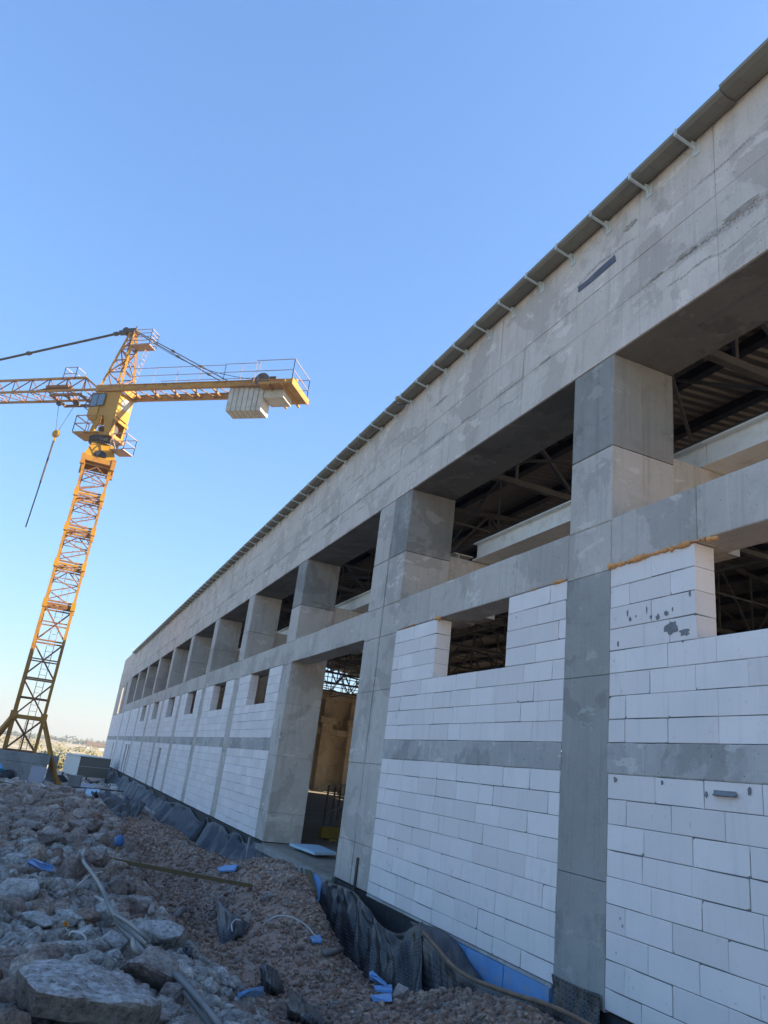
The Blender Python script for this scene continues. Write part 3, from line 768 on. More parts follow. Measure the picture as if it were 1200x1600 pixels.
# ------------------------------------------------------------------ tower crane
CB = Vector((-6.0, 42.0, -.75)); CR = empty('tower_crane', CB, 'yellow tower crane with lattice mast, jib and white counterweight behind the rubble', 'crane')
ds = Vector((math.sin(R(-51)), math.cos(R(-51)), 0)); dp = Vector((-ds.y, ds.x, 0))
if dp.y > 0: dp = -dp
def C3(s, p, z): v = ds*s + dp*p; return Vector((CB.x+v.x, CB.y+v.y, z))
def mastc(sx, sy, z, h=.69): return Vector((CB.x+sx*h, CB.y+sy*h, z))
def mast_section(z0, z1, ch, br, n, kind):
    m = MB()
    for sx in (-1, 1):
        for sy in (-1, 1): m.bar(mastc(sx, sy, z0), mastc(sx, sy, z1), ch, ch)
    for zz in (z0+.04, z1-.04):
        for a, b in (((-1, -1), (1, -1)), ((1, -1), (1, 1)), ((1, 1), (-1, 1)), ((-1, 1), (-1, -1))): m.bar(mastc(*a, zz), mastc(*b, zz), .06)
    o = m.build('mast_section', MAT['yellow'], CR)
    m = MB(); faces = [((-1, -1), (1, -1)), ((1, -1), (1, 1)), ((1, 1), (-1, 1)), ((-1, 1), (-1, -1))]
    for fi, (a, b) in enumerate(faces):
        for k in range(n):
            za = z0+(z1-z0)*k/n; zb = z0+(z1-z0)*(k+1)/n; zm = (za+zb)/2
            if kind == 'X':
                m.bar(mastc(*a, za), mastc(*b, zb), br); m.bar(mastc(*b, za), mastc(*a, zb), br); m.bar(mastc(*a, zb), mastc(*b, zb), br)
            elif kind == 'Z':
                if (k+fi) % 2: m.bar(mastc(*a, za+.1), mastc(*b, zb-.1), br)
                else: m.bar(mastc(*b, za+.1), mastc(*a, zb-.1), br)
                m.bar(mastc(*a, zm), mastc(*b, zm), br*.8); m.bar(mastc(*a, zb), mastc(*b, zb), br)
            else:
                m.bar(mastc(*a, za+.05), mastc(*b, za+(zb-za)*.36), br); m.bar(mastc(*b, za+(zb-za)*.36), mastc(*a, za+(zb-za)*.62), br)
                c = (mastc(*a, zb-.12)+mastc(*b, zb-.12))/2
                m.bar(mastc(*a, za+(zb-za)*.62), c, br); m.bar(mastc(*b, za+(zb-za)*.62), c, br)
                m.bar(mastc(*a, za+(zb-za)*.62), mastc(*b, za+(zb-za)*.62), br*.8)
    m.build('bracing', MAT['rust'], o)
    return o
mast_section(-.75, 2.35, .15, .07, 2, 'X')
mast_section(2.35, 8.05, .14, .075, 3, 'Z')
zj = [8.05, 10.2, 12.2, 14.2, 15.95]
for k in range(4):
    o = mast_section(zj[k]+.1, zj[k+1], .12, .05, 1, 'K')
for z in zj[:4]:
    m = MB()
    for sx in (-1, 1):
        for sy in (-1, 1):
            c = mastc(sx, sy, z); m.box(c.x-.11, c.x+.11, c.y-.11, c.y+.11, z-.22, z+.22)
    for a, b in [((-1, -1), (1, -1)), ((1, -1), (1, 1)), ((1, 1), (-1, 1)), ((-1, 1), (-1, -1))]: m.bar(mastc(*a, z), mastc(*b, z), .07)
    o = m.build('joint_collar', MAT['yellow_clean'], CR)
    m = MB()
    for zz in (z-.16, z+.12):
        for a, b in [((-1, -1), (1, -1)), ((1, -1), (1, 1)), ((1, 1), (-1, 1)), ((-1, 1), (-1, -1))]: m.bar(mastc(*a, zz), mastc(*b, zz), .07)
    m.bar(mastc(-1, -1, z), mastc(1, 1, z), .05); m.bar(mastc(1, -1, z), mastc(-1, 1, z), .05); m.build('cross_frame', MAT['rust'], o)
m = MB(); lx, ly = CB.x+.1, CB.y+.1
for dx in (-.17, .17): m.bar((lx+dx, ly, -.4), (lx+dx, ly, 16), .03)
for z in np.arange(-.3, 16, .3): m.bar((lx-.17, ly, z), (lx+.17, ly, z), .018)
m.build('ladder', MAT['rail'], CR)
# base struts, frame and ballast
for sx in (-1, 1):
    for sy in (-1, 1):
        m = MB(); t = mastc(sx, sy, 2.4); f = Vector((CB.x+sx*2.15, CB.y+sy*1.7, -.75)); m.bar(t, f, .19, .15)
        m.box(t.x-.15, t.x+.15, t.y-.15, t.y+.15, 2.2, 2.62); o = m.build('support_strut', MAT['yellow'], CR)
        m = MB(); m.box(f.x-.33, f.x+.28, f.y-.25, f.y+.25, -.98, -.82); m.prism([(f.x-.22, f.y-.03, -.82), (f.x+.2, f.y-.03, -.82), (f.x+.03, f.y-.03, -.3), (f.x-.07, f.y-.03, -.3)], (0, .06, 0)); m.build('foot_plate', MAT['yellow'], o)
m = MB()
for a, b in [((-1, -1), (1, -1)), ((1, -1), (1, 1)), ((1, 1), (-1, 1)), ((-1, 1), (-1, -1))]: m.bar(mastc(*a, 2.38), mastc(*b, 2.38), .16)
for a in (-1, 1): m.bar((CB.x-2.2, CB.y+a*.75, -.8), (CB.x+2.2, CB.y+a*.75, -.8), .2, .3)
m.bar((CB.x, CB.y+.72, -.8), (CB.x, CB.y-.72, -.8), .15); m.bar((CB.x, CB.y+.72, -.8), (CB.x, CB.y+.69, 2.38), .08); m.build('base_frame', MAT['yellow'], CR)
bid = 0
for row, z in enumerate((.36, -.055, -.47)):
    for (xa, xb) in ((-9.4, -6.98), (-6.96, -4.55)):
        for (ya, yb_) in ((39.9, 40.9), (43.2, 44.2)):
            m = MB(); e = jit(.015); m.cbox(xa+e, xb+e-(.05*row), ya+jit(.02), yb_, z, z+.405, .02)
            m.build('ballast_block', MAT['ballast'], CR)
m = MB(); m.box(-4.54, -4.15, 40.7, 41.6, .1, .76); m.box(-4.54, -4.2, 40.75, 41.6, -.9, .095); m.build('ballast_block', MAT['ballast'], CR)
# top frame, slewing unit
m = MB()
for a, b in [((-1, -1), (1, -1)), ((1, -1), (1, 1)), ((1, 1), (-1, 1)), ((-1, 1), (-1, -1))]: m.bar(mastc(*a, 16.2, .80), mastc(*b, 16.2, .80), .14, .30)
for sx in (-1, 1):
    for sy in (-1, 1):
        m.bar(mastc(sx, sy, 15.8, .80), mastc(sx, sy, 16.42, .80), .22)
        m.bar(mastc(sx, sy, 15.5, .69), mastc(sx, sy, 16.2, .76), .15)
o = m.build('top_frame', MAT['yellow'], CR)
m = MB(); lo = [mastc(sx, sy, 16.36, .84) for sx, sy in ((-1, -1), (1, -1), (1, 1), (-1, 1))]; hi = [mastc(sx, sy, 17.3, .56) for sx, sy in ((-1, -1), (1, -1), (1, 1), (-1, 1))]
m.hexa(lo+hi); o = m.build('slewing_support', MAT['yellow_clean'], CR)
m = MB()
arc = [Vector((CB.x+.34*math.cos(t), 0, 16.42+.42*math.sin(t))) for t in np.linspace(0, math.pi, 9)]
m.prism([(v.x, CB.y-.845+(v.z-16.42)*.30+.0, v.z) for v in arc], (0, -.03, 0)); m.build('arch_shade_plate', MAT['black'], o)  # black plate stands in for the shade inside the arch
m = MB(); m.tube([(CB.x, CB.y, 17.3), (CB.x, CB.y, 17.42), (CB.x, CB.y, 17.42), (CB.x, CB.y, 17.75)], [.70, .70, .78, .78], 36)
for k in range(48):
    t = 2*math.pi*k/48; m.bar((CB.x+.79*math.cos(t), CB.y+.79*math.sin(t), 17.44), (CB.x+.79*math.cos(t), CB.y+.79*math.sin(t), 17.73), .05)
m.build('slewing_ring', MAT['steel_dark'], CR)
def cbx(m, s0, s1, p0, p1, z0, z1):
    m.hexa([C3(s0, p0, z0), C3(s1, p0, z0), C3(s1, p1, z0), C3(s0, p1, z0), C3(s0, p0, z1), C3(s1, p0, z1), C3(s1, p1, z1), C3(s0, p1, z1)]); return m
m = MB(); cbx(m, -.8, .85, -.72, .72, 17.75, 17.95); cbx(m, .85, 1.6, -.3, .85, 17.85, 17.93); cbx(m, -.2, .85, .72, .85, 17.85, 17.93)
m.build('turntable', MAT['yellow'], CR)
# turret: end plates with legs and an open triangular throat
m = MB()
cbx(m, -.76, .42, -.62, .62, 19.05, 20.55)
for p in (-.62, .50):
    m.prism([C3(-.76, p, 17.95), C3(-.35, p, 17.95), C3(.0, p, 19.05), C3(-.76, p, 19.05)], dp*.12)
    m.prism([C3(.70, p, 17.95), C3(.42, p, 17.95), C3(.15, p, 19.05), C3(.42, p, 19.05)], dp*.12)
m.prism([C3(-.76, -.62, 17.95), C3(-.76, -.36, 17.95), C3(-.76, -.46, 19.05), C3(-.76, -.62, 19.05)], ds*.08)
m.prism([C3(-.76, .62, 17.95), C3(-.76, .32, 17.95), C3(-.76, .50, 19.05), C3(-.76, .62, 19.05)], ds*.08)
cbx(m, -.82, -.76, -.66, .66, 18.75, 18.92)
o = m.build('turret', MAT['yellow_clean'], CR)
m = MB(); m.prism([C3(-.772, -.45, 19.75), C3(-.772, .3, 19.6), C3(-.772, .35, 20.25), C3(-.772, -.35, 20.4)], ds*.01); m.build('end_panel', MAT['cw'], o)
m = MB(); m.tube([C3(-.55, 0, 18.4), C3(.4, 0, 18.4)], .25, 12); m.build('slewing_motor', MAT['steel_dark'], o)
# cab
m = MB(); cbx(m, .44, 1.10, -.1, .68, 18.98, 20.50)
m.prism([C3(.44, -.1, 18.75), C3(.9, -.1, 18.75), C3(1.10, -.1, 18.98), C3(.44, -.1, 18.98)], dp*.78)
o = m.build('cab', MAT['yellow_clean'], CR)
m = MB(); cbx(m, .20, .62, .685, .70, 19.68, 20.38); m.build('window', MAT['glass'], o)
m = MB(); cbx(m, .66, 1.05, .685, .70, 19.58, 20.38); m.build('window', MAT['glass'], o)
m = MB(); m.prism([C3(1.105, 0, 19.45), C3(1.105, .6, 19.45), C3(1.105, .6, 20.4), C3(1.105, 0, 20.4)], ds*.015); m.build('window', MAT['glass'], o)
m = MB()
for a, b in [((.17, 19.63), (1.08, 19.58)), ((.17, 20.41), (1.08, 20.41)), ((.17, 19.63), (.17, 20.41)), ((.64, 19.6), (.64, 20.41)), ((1.08, 19.55), (1.08, 20.41))]: m.bar(C3(a[0], .70, a[1]), C3(b[0], .70, b[1]), .04)
m.bar(C3(1.11, .66, 20.45), C3(1.5, .66, 19.6), .04); m.bar(C3(1.11, -.05, 20.45), C3(1.5, -.05, 19.6), .04); m.bar(C3(1.5, .66, 19.6), C3(1.5, -.05, 19.6), .04); m.bar(C3(1.5, .66, 19.6), C3(1.11, .66, 19.5), .03)
m.build('window_frame', MAT['steel_dark'], o)
def railing(name, pts, h=.95, n=2, parent=CR, r=.035, mat='rail', post=1.0):
    m = MB()
    for k in range(len(pts)-1):
        a, b = Vector(pts[k]), Vector(pts[k+1]); L = (b-a).length; c = max(1, round(L/post))
        for j in range(c+1): q = a.lerp(b, j/c); m.bar(q, q+Vector((0, 0, h)), r)
        for t in range(1, n+1): m.bar(a+Vector((0, 0, h*t/n)), b+Vector((0, 0, h*t/n)), r)
    return m.build(name, MAT[mat], parent)
railing('cab_platform_railing', [C3(1.6, -.3, 17.93), C3(1.6, .85, 17.93), C3(-.1, .85, 17.93)], 1.0, 2, mat='yellow', r=.045)
m = MB(); cbx(m, -1.75, -.85, -.5, .45, 16.95, 17.0); m.bar(C3(-.75, .4, 17.8), C3(-1.2, .4, 17.0), .06); o = m.build('rear_platform', MAT['rail'], CR)
railing('rear_platform_railing', [C3(-.85, .45, 17), C3(-1.75, .45, 17), C3(-1.75, -.5, 17), C3(-.85, -.5, 17)], .95, 2)
# jib foot frame
m = MB(); cbx(m, -.9, .95, .55, .72, 20.56, 20.98); cbx(m, -.9, .95, -.72, -.55, 20.56, 20.98); cbx(m, .85, .95, -.55, .55, 20.56, 20.98); cbx(m, -.9, -.8, -.55, .55, 20.56, 20.98)
m.build('turret_top_frame', MAT['yellow'], CR)
# tower head
m = MB(); foot = [(.75, .62), (-.62, .62), (-.62, -.62), (.75, -.62)]; top = [(.12, .12), (-.14, .12), (-.14, -.12), (.12, -.12)]; zt = 25.0; z0 = 20.98
def hd(k, t): a, b = foot[k % 4], top[k % 4]; return C3(a[0]+(b[0]-a[0])*t, a[1]+(b[1]-a[1])*t, z0+(zt-z0)*t)
for k in range(4): m.bar(hd(k, 0), hd(k, 1), .12)
o = m.build('tower_head', MAT['yellow_clean'], CR)
m = MB(); lev = [0, .24, .46, .66, .82, .95]
for k in range(4):
    for j in range(5):
        m.bar(hd(k, lev[j]), hd(k+1, lev[j+1]), .055) if (j+k) % 2 else m.bar(hd(k+1, lev[j]), hd(k, lev[j+1]), .055)
        m.bar(hd(k, lev[j+1]), hd(k+1, lev[j+1]), .05)
m.build('bracing', MAT['rust'], o)
m = MB(); cbx(m, -.28, .35, -.22, .22, 24.9, 25.15); m.tube([C3(.5, -.2, 25.05), C3(.5, .2, 25.05)], .22, 12); m.tube([C3(-.1, 0, 25.15), C3(-.1, 0, 25.42)], .035, 6); cbx(m, .35, 1.0, -.12, .12, 24.9, 25.12); m.build('head_sheave', MAT['steel_dark'], o)
m = MB(); cbx(m, -1.55, -.25, -.35, .35, 23.85, 23.9)
for a in (-.16, .16): m.bar(C3(-1.25, a, 23.9), C3(-.95, a, 21.6), .03)
for t in np.linspace(0, 1, 9): m.bar(C3(-1.25+.3*t, -.16, 23.9-2.3*t), C3(-1.25+.3*t, .16, 23.9-2.3*t), .025)
m.build('head_platform', MAT['rail'], o)
railing('head_platform_railing', [C3(-.3, .35, 23.9), C3(-1.55, .35, 23.9), C3(-1.55, -.35, 23.9), C3(-.3, -.35, 23.9)], 1.0, 4, o, .03)
# tie bars
def tie(name, a, b, r, knots):
    m = MB(); a, b = Vector(a), Vector(b); m.tube([a, b], r, 8)
    for t in knots: q = a.lerp(b, t); d = (b-a).normalized(); m.tube([q-d*.18, q-d*.1, q+d*.1, q+d*.18], [r*1.2, r*2.4, r*2.4, r*1.2], 8)
    return m.build(name, MAT['cable'], CR)
for p in (-.04, .05): tie('jib_tie_bar', C3(.9, p, 25.02), C3(18.3, p, 21.95), .045, (.02, .37, .8))
for p in (-.5, .5): tie('counter_jib_tie_bar', C3(-.2, p*.3, 25.0), C3(-7.5, p, 21.0), .03, (.42, .72))
m = MB(); m.tube([C3(-.2, 0, 25.0)]+[C3(-.2-9*t, 0, 25.0-3.7*t-1.1*math.sin(t*math.pi)*.6) for t in np.linspace(.1, 1, 10)], .018, 5); m.build('hoist_cable', MAT['cable'], CR)
# jib
m = MB(); JE = 22.6; nseg = int((JE-.95)/1.3)
for p in (-.6, .6): m.bar(C3(.9, p, 20.75), C3(JE, p, 20.75), .11)
m.bar(C3(2.5, 0, 21.95), C3(JE, 0, 21.95), .12); m.bar(C3(2.5, 0, 21.95), C3(.95, .5, 20.85), .09); m.bar(C3(2.5, 0, 21.95), C3(.95, -.5, 20.85), .09)
o = m.build('jib', MAT['yellow'], CR)
m = MB(); s = 2.5
while s < JE-1:
    for p in (-.6, .6): m.bar(C3(s, 0, 21.95), C3(s-.65, p, 20.75), .055); m.bar(C3(s, 0, 21.95), C3(s+.65, p, 20.75), .055)
    m.bar(C3(s-.65, -.6, 20.75), C3(s-.65, .6, 20.75), .05); m.bar(C3(s-.65, -.6, 20.75), C3(s+.65, .6, 20.75), .045); s += 1.3
m.build('bracing', MAT['rust'], o)
# trolley, ropes, hook
m = MB()
cbx(m, 1.9, 4.1, -.72, -.62, 20.35, 20.5); cbx(m, 1.9, 4.1, .62, .72, 20.35, 20.5); cbx(m, 1.95, 2.05, -.7, .7, 20.35, 20.48); cbx(m, 3.95, 4.05, -.7, .7, 20.35, 20.48); cbx(m, 2.9, 3.1, -.7, .7, 20.35, 20.45)
cbx(m, 3.0, 4.6, .1, .65, 20.98, 21.12); m.bar(C3(4.6, .4, 21.05), C3(5.4, .5, 20.8), .1)
o = m.build('trolley', MAT['rust'], CR)
for s in (2.7, 3.9):
    m = MB(); m.tube([C3(s, -.05, 20.25), C3(s, .07, 20.25)], .17, 16); m.build('sheave', MAT['steel_dark'], o)
railing('trolley_basket', [C3(2.95, -.3, 21.6), C3(2.95, .4, 21.6), C3(3.8, .4, 21.6), C3(3.8, -.3, 21.6)], .85, 2, o, .035)
m = MB(); m.tube([C3(3.9, 0, 20.1), C3(3.55, 0, 18.35)], .014, 5); m.tube([C3(2.75, 0, 20.1), C3(3.4, 0, 18.35)], .014, 5); m.tube([C3(4.1, 0, 20.3), C3(22, 0, 20.45)], .014, 5); m.build('hoist_rope', MAT['cable'], CR)
m = MB(); m.tube([C3(3.3, 0, 18.2)]+[C3(3.48, .0, 18.2)], .05, 6)
for sgn in (-1, 1): m.tube([C3(3.48, sgn*.02, 18.22), C3(3.48, sgn*.09, 18.22)], [.26, .2], 16)
m.box(C3(3.48, 0, 0).x-.06, C3(3.48, 0, 0).x+.06, C3(3.48, 0, 0).y-.06, C3(3.48, 0, 0).y+.06, 17.75, 18.1); m.build('hook_block', MAT['yellow_clean'], CR)
m = MB(); m.tube([C3(3.49, 0, 17.8), C3(3.55, 0, 15.1)], .055, 6); m.tube([C3(3.55, 0, 15.1), C3(3.64, 0, 12.4)], .035, 6); m.tube([C3(3.5, .05, 17.7), C3(3.6, .02, 12.5)], .02, 5); m.build('lifting_sling', MAT['cable'], CR)
m = MB(); q = C3(9.3, .62, 0); m.tube([(q.x, q.y, 20.72), (q.x, q.y, 19.75)], .03, 6); m.build('lamp_bracket', MAT['steel_dark'], o := CR)
m = MB(); m.tube([(q.x, q.y, 19.0), (q.x, q.y, 19.15), (q.x, q.y, 19.6), (q.x, q.y, 19.78)], [.2, .3, .3, .1], 14); m.build('floodlight', MAT['black'], CR)
# counter-jib
m = MB()
for p in (-.68, .58): cbx(m, -10.9, -.9, p, p+.10, 20.63, 20.92); cbx(m, -10.9, -.9, p-.05, p+.15, 20.6, 20.63); cbx(m, -10.9, -.9, p-.05, p+.15, 20.92, 20.95)
for s in np.arange(-10.4, -1, 1.3): cbx(m, s-.04, s+.04, -.58, .58, 20.64, 20.74)
o = m.build('counter_jib', MAT['yellow'], CR)
m = MB(); s = -1.0
while s > -7.5: m.bar(C3(s, -.58, 20.68), C3(s-.65, .58, 20.68), .05); m.bar(C3(s-.65, .58, 20.68), C3(s-1.3, -.58, 20.68), .05); s -= 1.3
m.build('bracing', MAT['rust'], o)
m = MB()
for s in np.arange(-9.4, -1, .35): cbx(m, s, s+.03, .1, .56, 20.9, 20.93)
m.build('walkway', MAT['rail'], o)
m = MB(); cbx(m, -11.55, -9.6, -1.15, 1.15, 20.42, 20.56); cbx(m, -11.61, -11.55, -1.2, 1.2, 20.35, 20.7); m.bar(C3(-11.0, -1.35, 20.36), C3(-11.0, 1.3, 20.36), .1); m.bar(C3(-10.2, -1.45, 20.36), C3(-10.2, 1.2, 20.36), .1)
m.build('end_platform', MAT['yellow'], o)
for k in range(7):
    m = MB(); a = -7.62-k*.3; cbx(m, a-.262, a, -.42, .52, 19.2, 20.88+.03*(k % 2)); m.build('counterweight_slab', MAT['cw'], o)
m = MB(); cbx(m, -10.9, -9.75, -.55, .55, 19.95, 20.4); m.build('ballast_box', MAT['cw'], o)
m = MB(); m.tube([C3(-9.55, -.4, 20.95), C3(-9.55, .65, 20.95)], .3, 16); m.tube([C3(-9.55, .65, 20.95), C3(-9.55, .72, 20.95)], .42, 16); cbx(m, -10.3, -9.9, .1, .6, 20.56, 21.2); m.build('winch', MAT['steel_dark'], o)
m = MB(); cbx(m, -11.3, -10.7, -.2, .4, 20.57, 21.15); m.tube([C3(-11.2, .0, 21.15), C3(-11.2, .0, 21.3)], .12, 10); m.build('motor_housing', MAT['yellow_clean'], o)
m = MB(); cbx(m, -8.9, -9.35, .60, .66, 20.55, 21.1); m.build('control_box', MAT['rust'], o)
railing('walkway_railing', [C3(-1.3, .72, 20.96), C3(-7.2, .72, 20.96)], 1.0, 2, o, .028, post=1.45)
railing('walkway_railing', [C3(-7.2, .72, 20.96), C3(-9.3, .72, 20.96)], 1.05, 2, o, .028, post=1)
railing('walkway_railing', [C3(-9.3, 1.1, 20.6), C3(-11.5, 1.1, 20.6), C3(-11.5, -1.1, 20.6), C3(-9.6, -1.1, 20.6)], 1.3, 2, o, .032, post=2.2)
railing('walkway_railing', [C3(-2.2, -.72, 20.96), C3(-9.6, -.72, 20.96)], 1.0, 2, o, .03, post=2)

# ------------------------------------------------------------------ membranes
def sheet(name, rows, mat, label, cat, sub=10, fold=.04, freq=5., thick=.006, kind=None, parent=None, rim=None, seed=0, group=None):
    """rows of control points (world) -> smooth folded sheet with thickness and metric UVs"""
    A = np.array([[np.array(p) for p in r] for r in rows], float)            # rows x cols x 3
    nr, nc = A.shape[:2]; ru = (nc-1)*sub+1; rv = (nr-1)*sub+1
    def cr(P, n, k):                                                         # catmull-rom along axis 0
        out = []
        for i in range(len(P)-1):
            p0 = P[max(i-1, 0)]; p1 = P[i]; p2 = P[i+1]; p3 = P[min(i+2, len(P)-1)]
            for j in range(n):
                t = j/n; out.append(.5*((2*p1)+(-p0+p2)*t+(2*p0-5*p1+4*p2-p3)*t*t+(-p0+3*p1-3*p2+p3)*t**3))
        out.append(P[-1]); return np.array(out)
    B = cr(A, sub, 0); B = cr(B.transpose(1, 0, 2), sub, 0).transpose(1, 0, 2)
    du = np.linalg.norm(np.diff(B, axis=1), axis=2); dv = np.linalg.norm(np.diff(B, axis=0), axis=2)
    U = np.concatenate([np.zeros((rv, 1)), np.cumsum(du, 1)], 1).mean(0)[None].repeat(rv, 0); Vv = np.concatenate([np.zeros((1, ru)), np.cumsum(dv, 0)], 0).mean(1)[:, None].repeat(ru, 1)
    gu = np.gradient(B, axis=1); gv = np.gradient(B, axis=0); Nn = np.cross(gu, gv); Nn /= np.linalg.norm(Nn, axis=2, keepdims=True)+1e-9
    f = fbm(U*freq+seed*7.1+Vv*1.2, Vv*freq*.25+3+seed, 4)*2 + .6*fbm(U*freq*3+seed, Vv*2.+seed, 3)
    rid = 1-np.abs(2*fbm(U*freq*.9+seed*3+Vv*.8, Vv*freq*.45+9+seed, 2)*2)*2.2; f = f+1.2*np.clip(rid, -1, 1)+.8*fbm(U*freq*.5+Vv*freq*1.1+seed*2, Vv*freq*.8-U*freq*.3, 3)
    edge = np.clip(Vv/.12, .25, 1)
    B = B + Nn*(f*fold*edge)[..., None]
    V = list(B.reshape(-1, 3)); uv = np.stack([U, Vv], -1).reshape(-1, 2)
    ii = np.arange(rv*ru).reshape(rv, ru); Fc = [tuple(q) for q in np.stack([ii[:-1, :-1], ii[:-1, 1:], ii[1:, 1:], ii[1:, :-1]], -1).reshape(-1, 4)]
    o = link_mesh(name, V, Fc, mat, None, True, loc=tuple(B[-1, ru//2]), uv=uv)
    md = o.modifiers.new('thickness', 'SOLIDIFY'); md.thickness = thick; md.offset = 0
    tag(o, label, cat, group, kind)
    if rim:
        mm = MB(); mm.tube([tuple(p) for p in B[0]], rim, 6); mm.build('muddy_edge', MAT['rim'], o, True)
    return o
# 1 long grey curtain hung along the wall base
cols_y = list(np.concatenate([np.arange(14.6, 24, .62), np.arange(24, 64, 1.3)]))
r0, r1, r2 = [], [], []
for k, yy in enumerate(cols_y):
    sag = (.03*random.random() if random.random() < .72 else .10+.12*random.random()) if yy > 17.4 else .10
    if yy > 30: sag = .03+(.25*random.random() if random.random() < .5 else 0)
    zg = float(height(-.4, yy)); r0.append((-.03-.02*random.random(), yy, -.06-sag)); r1.append((-.10-.06*random.random(), yy, -.35-.3*sag)); r2.append((-.42-.05*random.random(), yy, min(zg-.05, -.45)))
sheet('wall_membrane', [r0, r1, r2], MAT['geo'], 'long grey wrinkled membrane hanging along the wall base left of the doorway', 'membrane', sub=12, fold=.09, freq=1.35, seed=1)
# 2 liner draped over the trench berm
def px3(l): return [at_x(a, b, c) for a, b, c in l]
sheet('trench_liner', [px3([(143, 1236, -2.9), (166, 1240, -2.3), (195, 1246, -1.7), (228, 1254, -1.1)]), px3([(157, 1257, -3.0), (176, 1263, -2.6), (196, 1271, -2.15), (214, 1280, -1.7)]), px3([(168, 1302, -2.75), (184, 1308, -2.5), (203, 1316, -2.15), (217, 1304, -1.75)])],
      MAT['geo'], 'dark grey liner draped over the trench berm below the rubble bank', 'membrane', sub=16, fold=.12, freq=2.8, seed=2)
# 3 near dimple curtain below the double column
sheet('dimple_membrane', [px3([(500, 1371, -.10), (518, 1379, -.12), (538, 1386, -.16), (556, 1396, -.22), (574, 1418, -.34), (596, 1446, -.48), (622, 1458, -.5), (644, 1449, -.42), (662, 1441, -.36)]),
      px3([(498, 1405, -.22), (518, 1418, -.26), (540, 1430, -.30), (560, 1446, -.36), (584, 1466, -.5), (608, 1486, -.62), (628, 1496, -.6), (646, 1500, -.56), (662, 1500, -.5)]),
      px3([(497, 1440, -.36), (516, 1480, -.42), (540, 1506, -.48), (562, 1520, -.54), (586, 1540, -.66), (608, 1558, -.74), (628, 1570, -.74), (646, 1582, -.7), (664, 1582, -.66)])],
      MAT['dimple'], 'black dimpled drainage membrane bulging below the double column right of the doorway', 'membrane', sub=12, fold=.035, freq=3.5, seed=3)
# 4 inner sheet leaning back and 5 outer wavy sheet with a mud caked edge
sheet('dimple_membrane', [px3([(641, 1440, -.10), (662, 1444, -.10), (690, 1453, -.08), (712, 1472, -.07), (742, 1515, -.06), (764, 1541, -.06)]),
      px3([(655, 1462, -.30), (672, 1474, -.30), (694, 1496, -.28), (716, 1518, -.24), (745, 1540, -.2), (770, 1556, -.18)])],
      MAT['dimple_fine'], 'greyish inner membrane flap leaning on the blue insulation boards', 'membrane', sub=10, fold=.02, freq=3, seed=4)
sheet('dimple_membrane', [px3([(661, 1456, -.42), (682, 1480, -.46), (706, 1508, -.48), (735, 1528, -.48), (770, 1542, -.46), (810, 1556, -.44), (850, 1568, -.42), (890, 1585, -.40), (925, 1604, -.36)]),
      px3([(660, 1600, -.66), (690, 1606, -.64), (715, 1612, -.62), (745, 1620, -.60), (780, 1640, -.56), (820, 1660, -.54), (860, 1672, -.5), (900, 1690, -.46), (935, 1705, -.42)])],
      MAT['dimple'], 'black wavy dimpled membrane with a mud caked top edge in front of the blue boards', 'membrane', sub=12, fold=.02, freq=3.5, rim=.022, seed=5)
sheet('dimple_membrane', [px3([(862, 1521, -.012), (885, 1533, -.02), (912, 1545, -.03), (936, 1553, -.04)]), px3([(864, 1546, -.05), (886, 1562, -.06), (912, 1578, -.07), (936, 1595, -.08)]), px3([(864, 1590, -.12), (886, 1610, -.13), (912, 1625, -.14), (934, 1640, -.15)])],
      MAT['dimple'], 'small black dimpled flap at the foot of the dark column', 'membrane', sub=10, fold=.012, freq=5, seed=6)
# loose pieces sticking out of the gravel
def loose(rows, label, seed, mat='dimple_fine'):
    return sheet('membrane_scrap', [[hit(px, py, l) for px, py, l in r] for r in rows], MAT[mat], label, 'membrane', sub=8, fold=.02, freq=6, seed=seed)
loose([[(338, 1402, .10), (352, 1418, .14), (372, 1432, .12), (392, 1444, .05)], [(341, 1440, .08), (354, 1448, .14), (370, 1455, .12), (380, 1462, .05)], [(343, 1482, -.03), (354, 1482, -.02), (366, 1478, -.02), (378, 1466, -.04)]], 'grey dimpled membrane scrap half buried in the gravel hollow beside the plank', 11)
loose([[(408, 1504, .22), (420, 1508, .22), (432, 1517, .15), (444, 1546, .02)], [(407, 1530, .12), (418, 1536, .15), (430, 1545, .10), (444, 1554, 0)], [(410, 1560, -.04), (420, 1562, -.03), (430, 1560, -.03), (440, 1558, -.05)]], 'black upright membrane scrap beside a blue foam wedge in the red gravel', 12, 'dimple')
loose([[(450, 1545, .10), (468, 1556, .12), (484, 1572, .12), (512, 1597, .05)], [(452, 1575, .06), (466, 1584, .10), (482, 1596, .08), (500, 1610, .02)], [(456, 1602, -.04), (466, 1608, -.03), (480, 1616, -.03), (495, 1626, -.05)]], 'black curled membrane strip in the gravel at the bottom edge', 13, 'dimple')
loose([[(283, 1478, .03), (290, 1480, .06), (300, 1480, .06), (310, 1478, .04)], [(284, 1490, .02), (292, 1492, .05), (300, 1493, .05), (308, 1492, .02)], [(290, 1502, -.02), (298, 1502, -.02), (303, 1500, -.02), (308, 1499, -.03)]], 'small crumpled dark blue sheet behind the hoses', 14, 'dimple_fine')

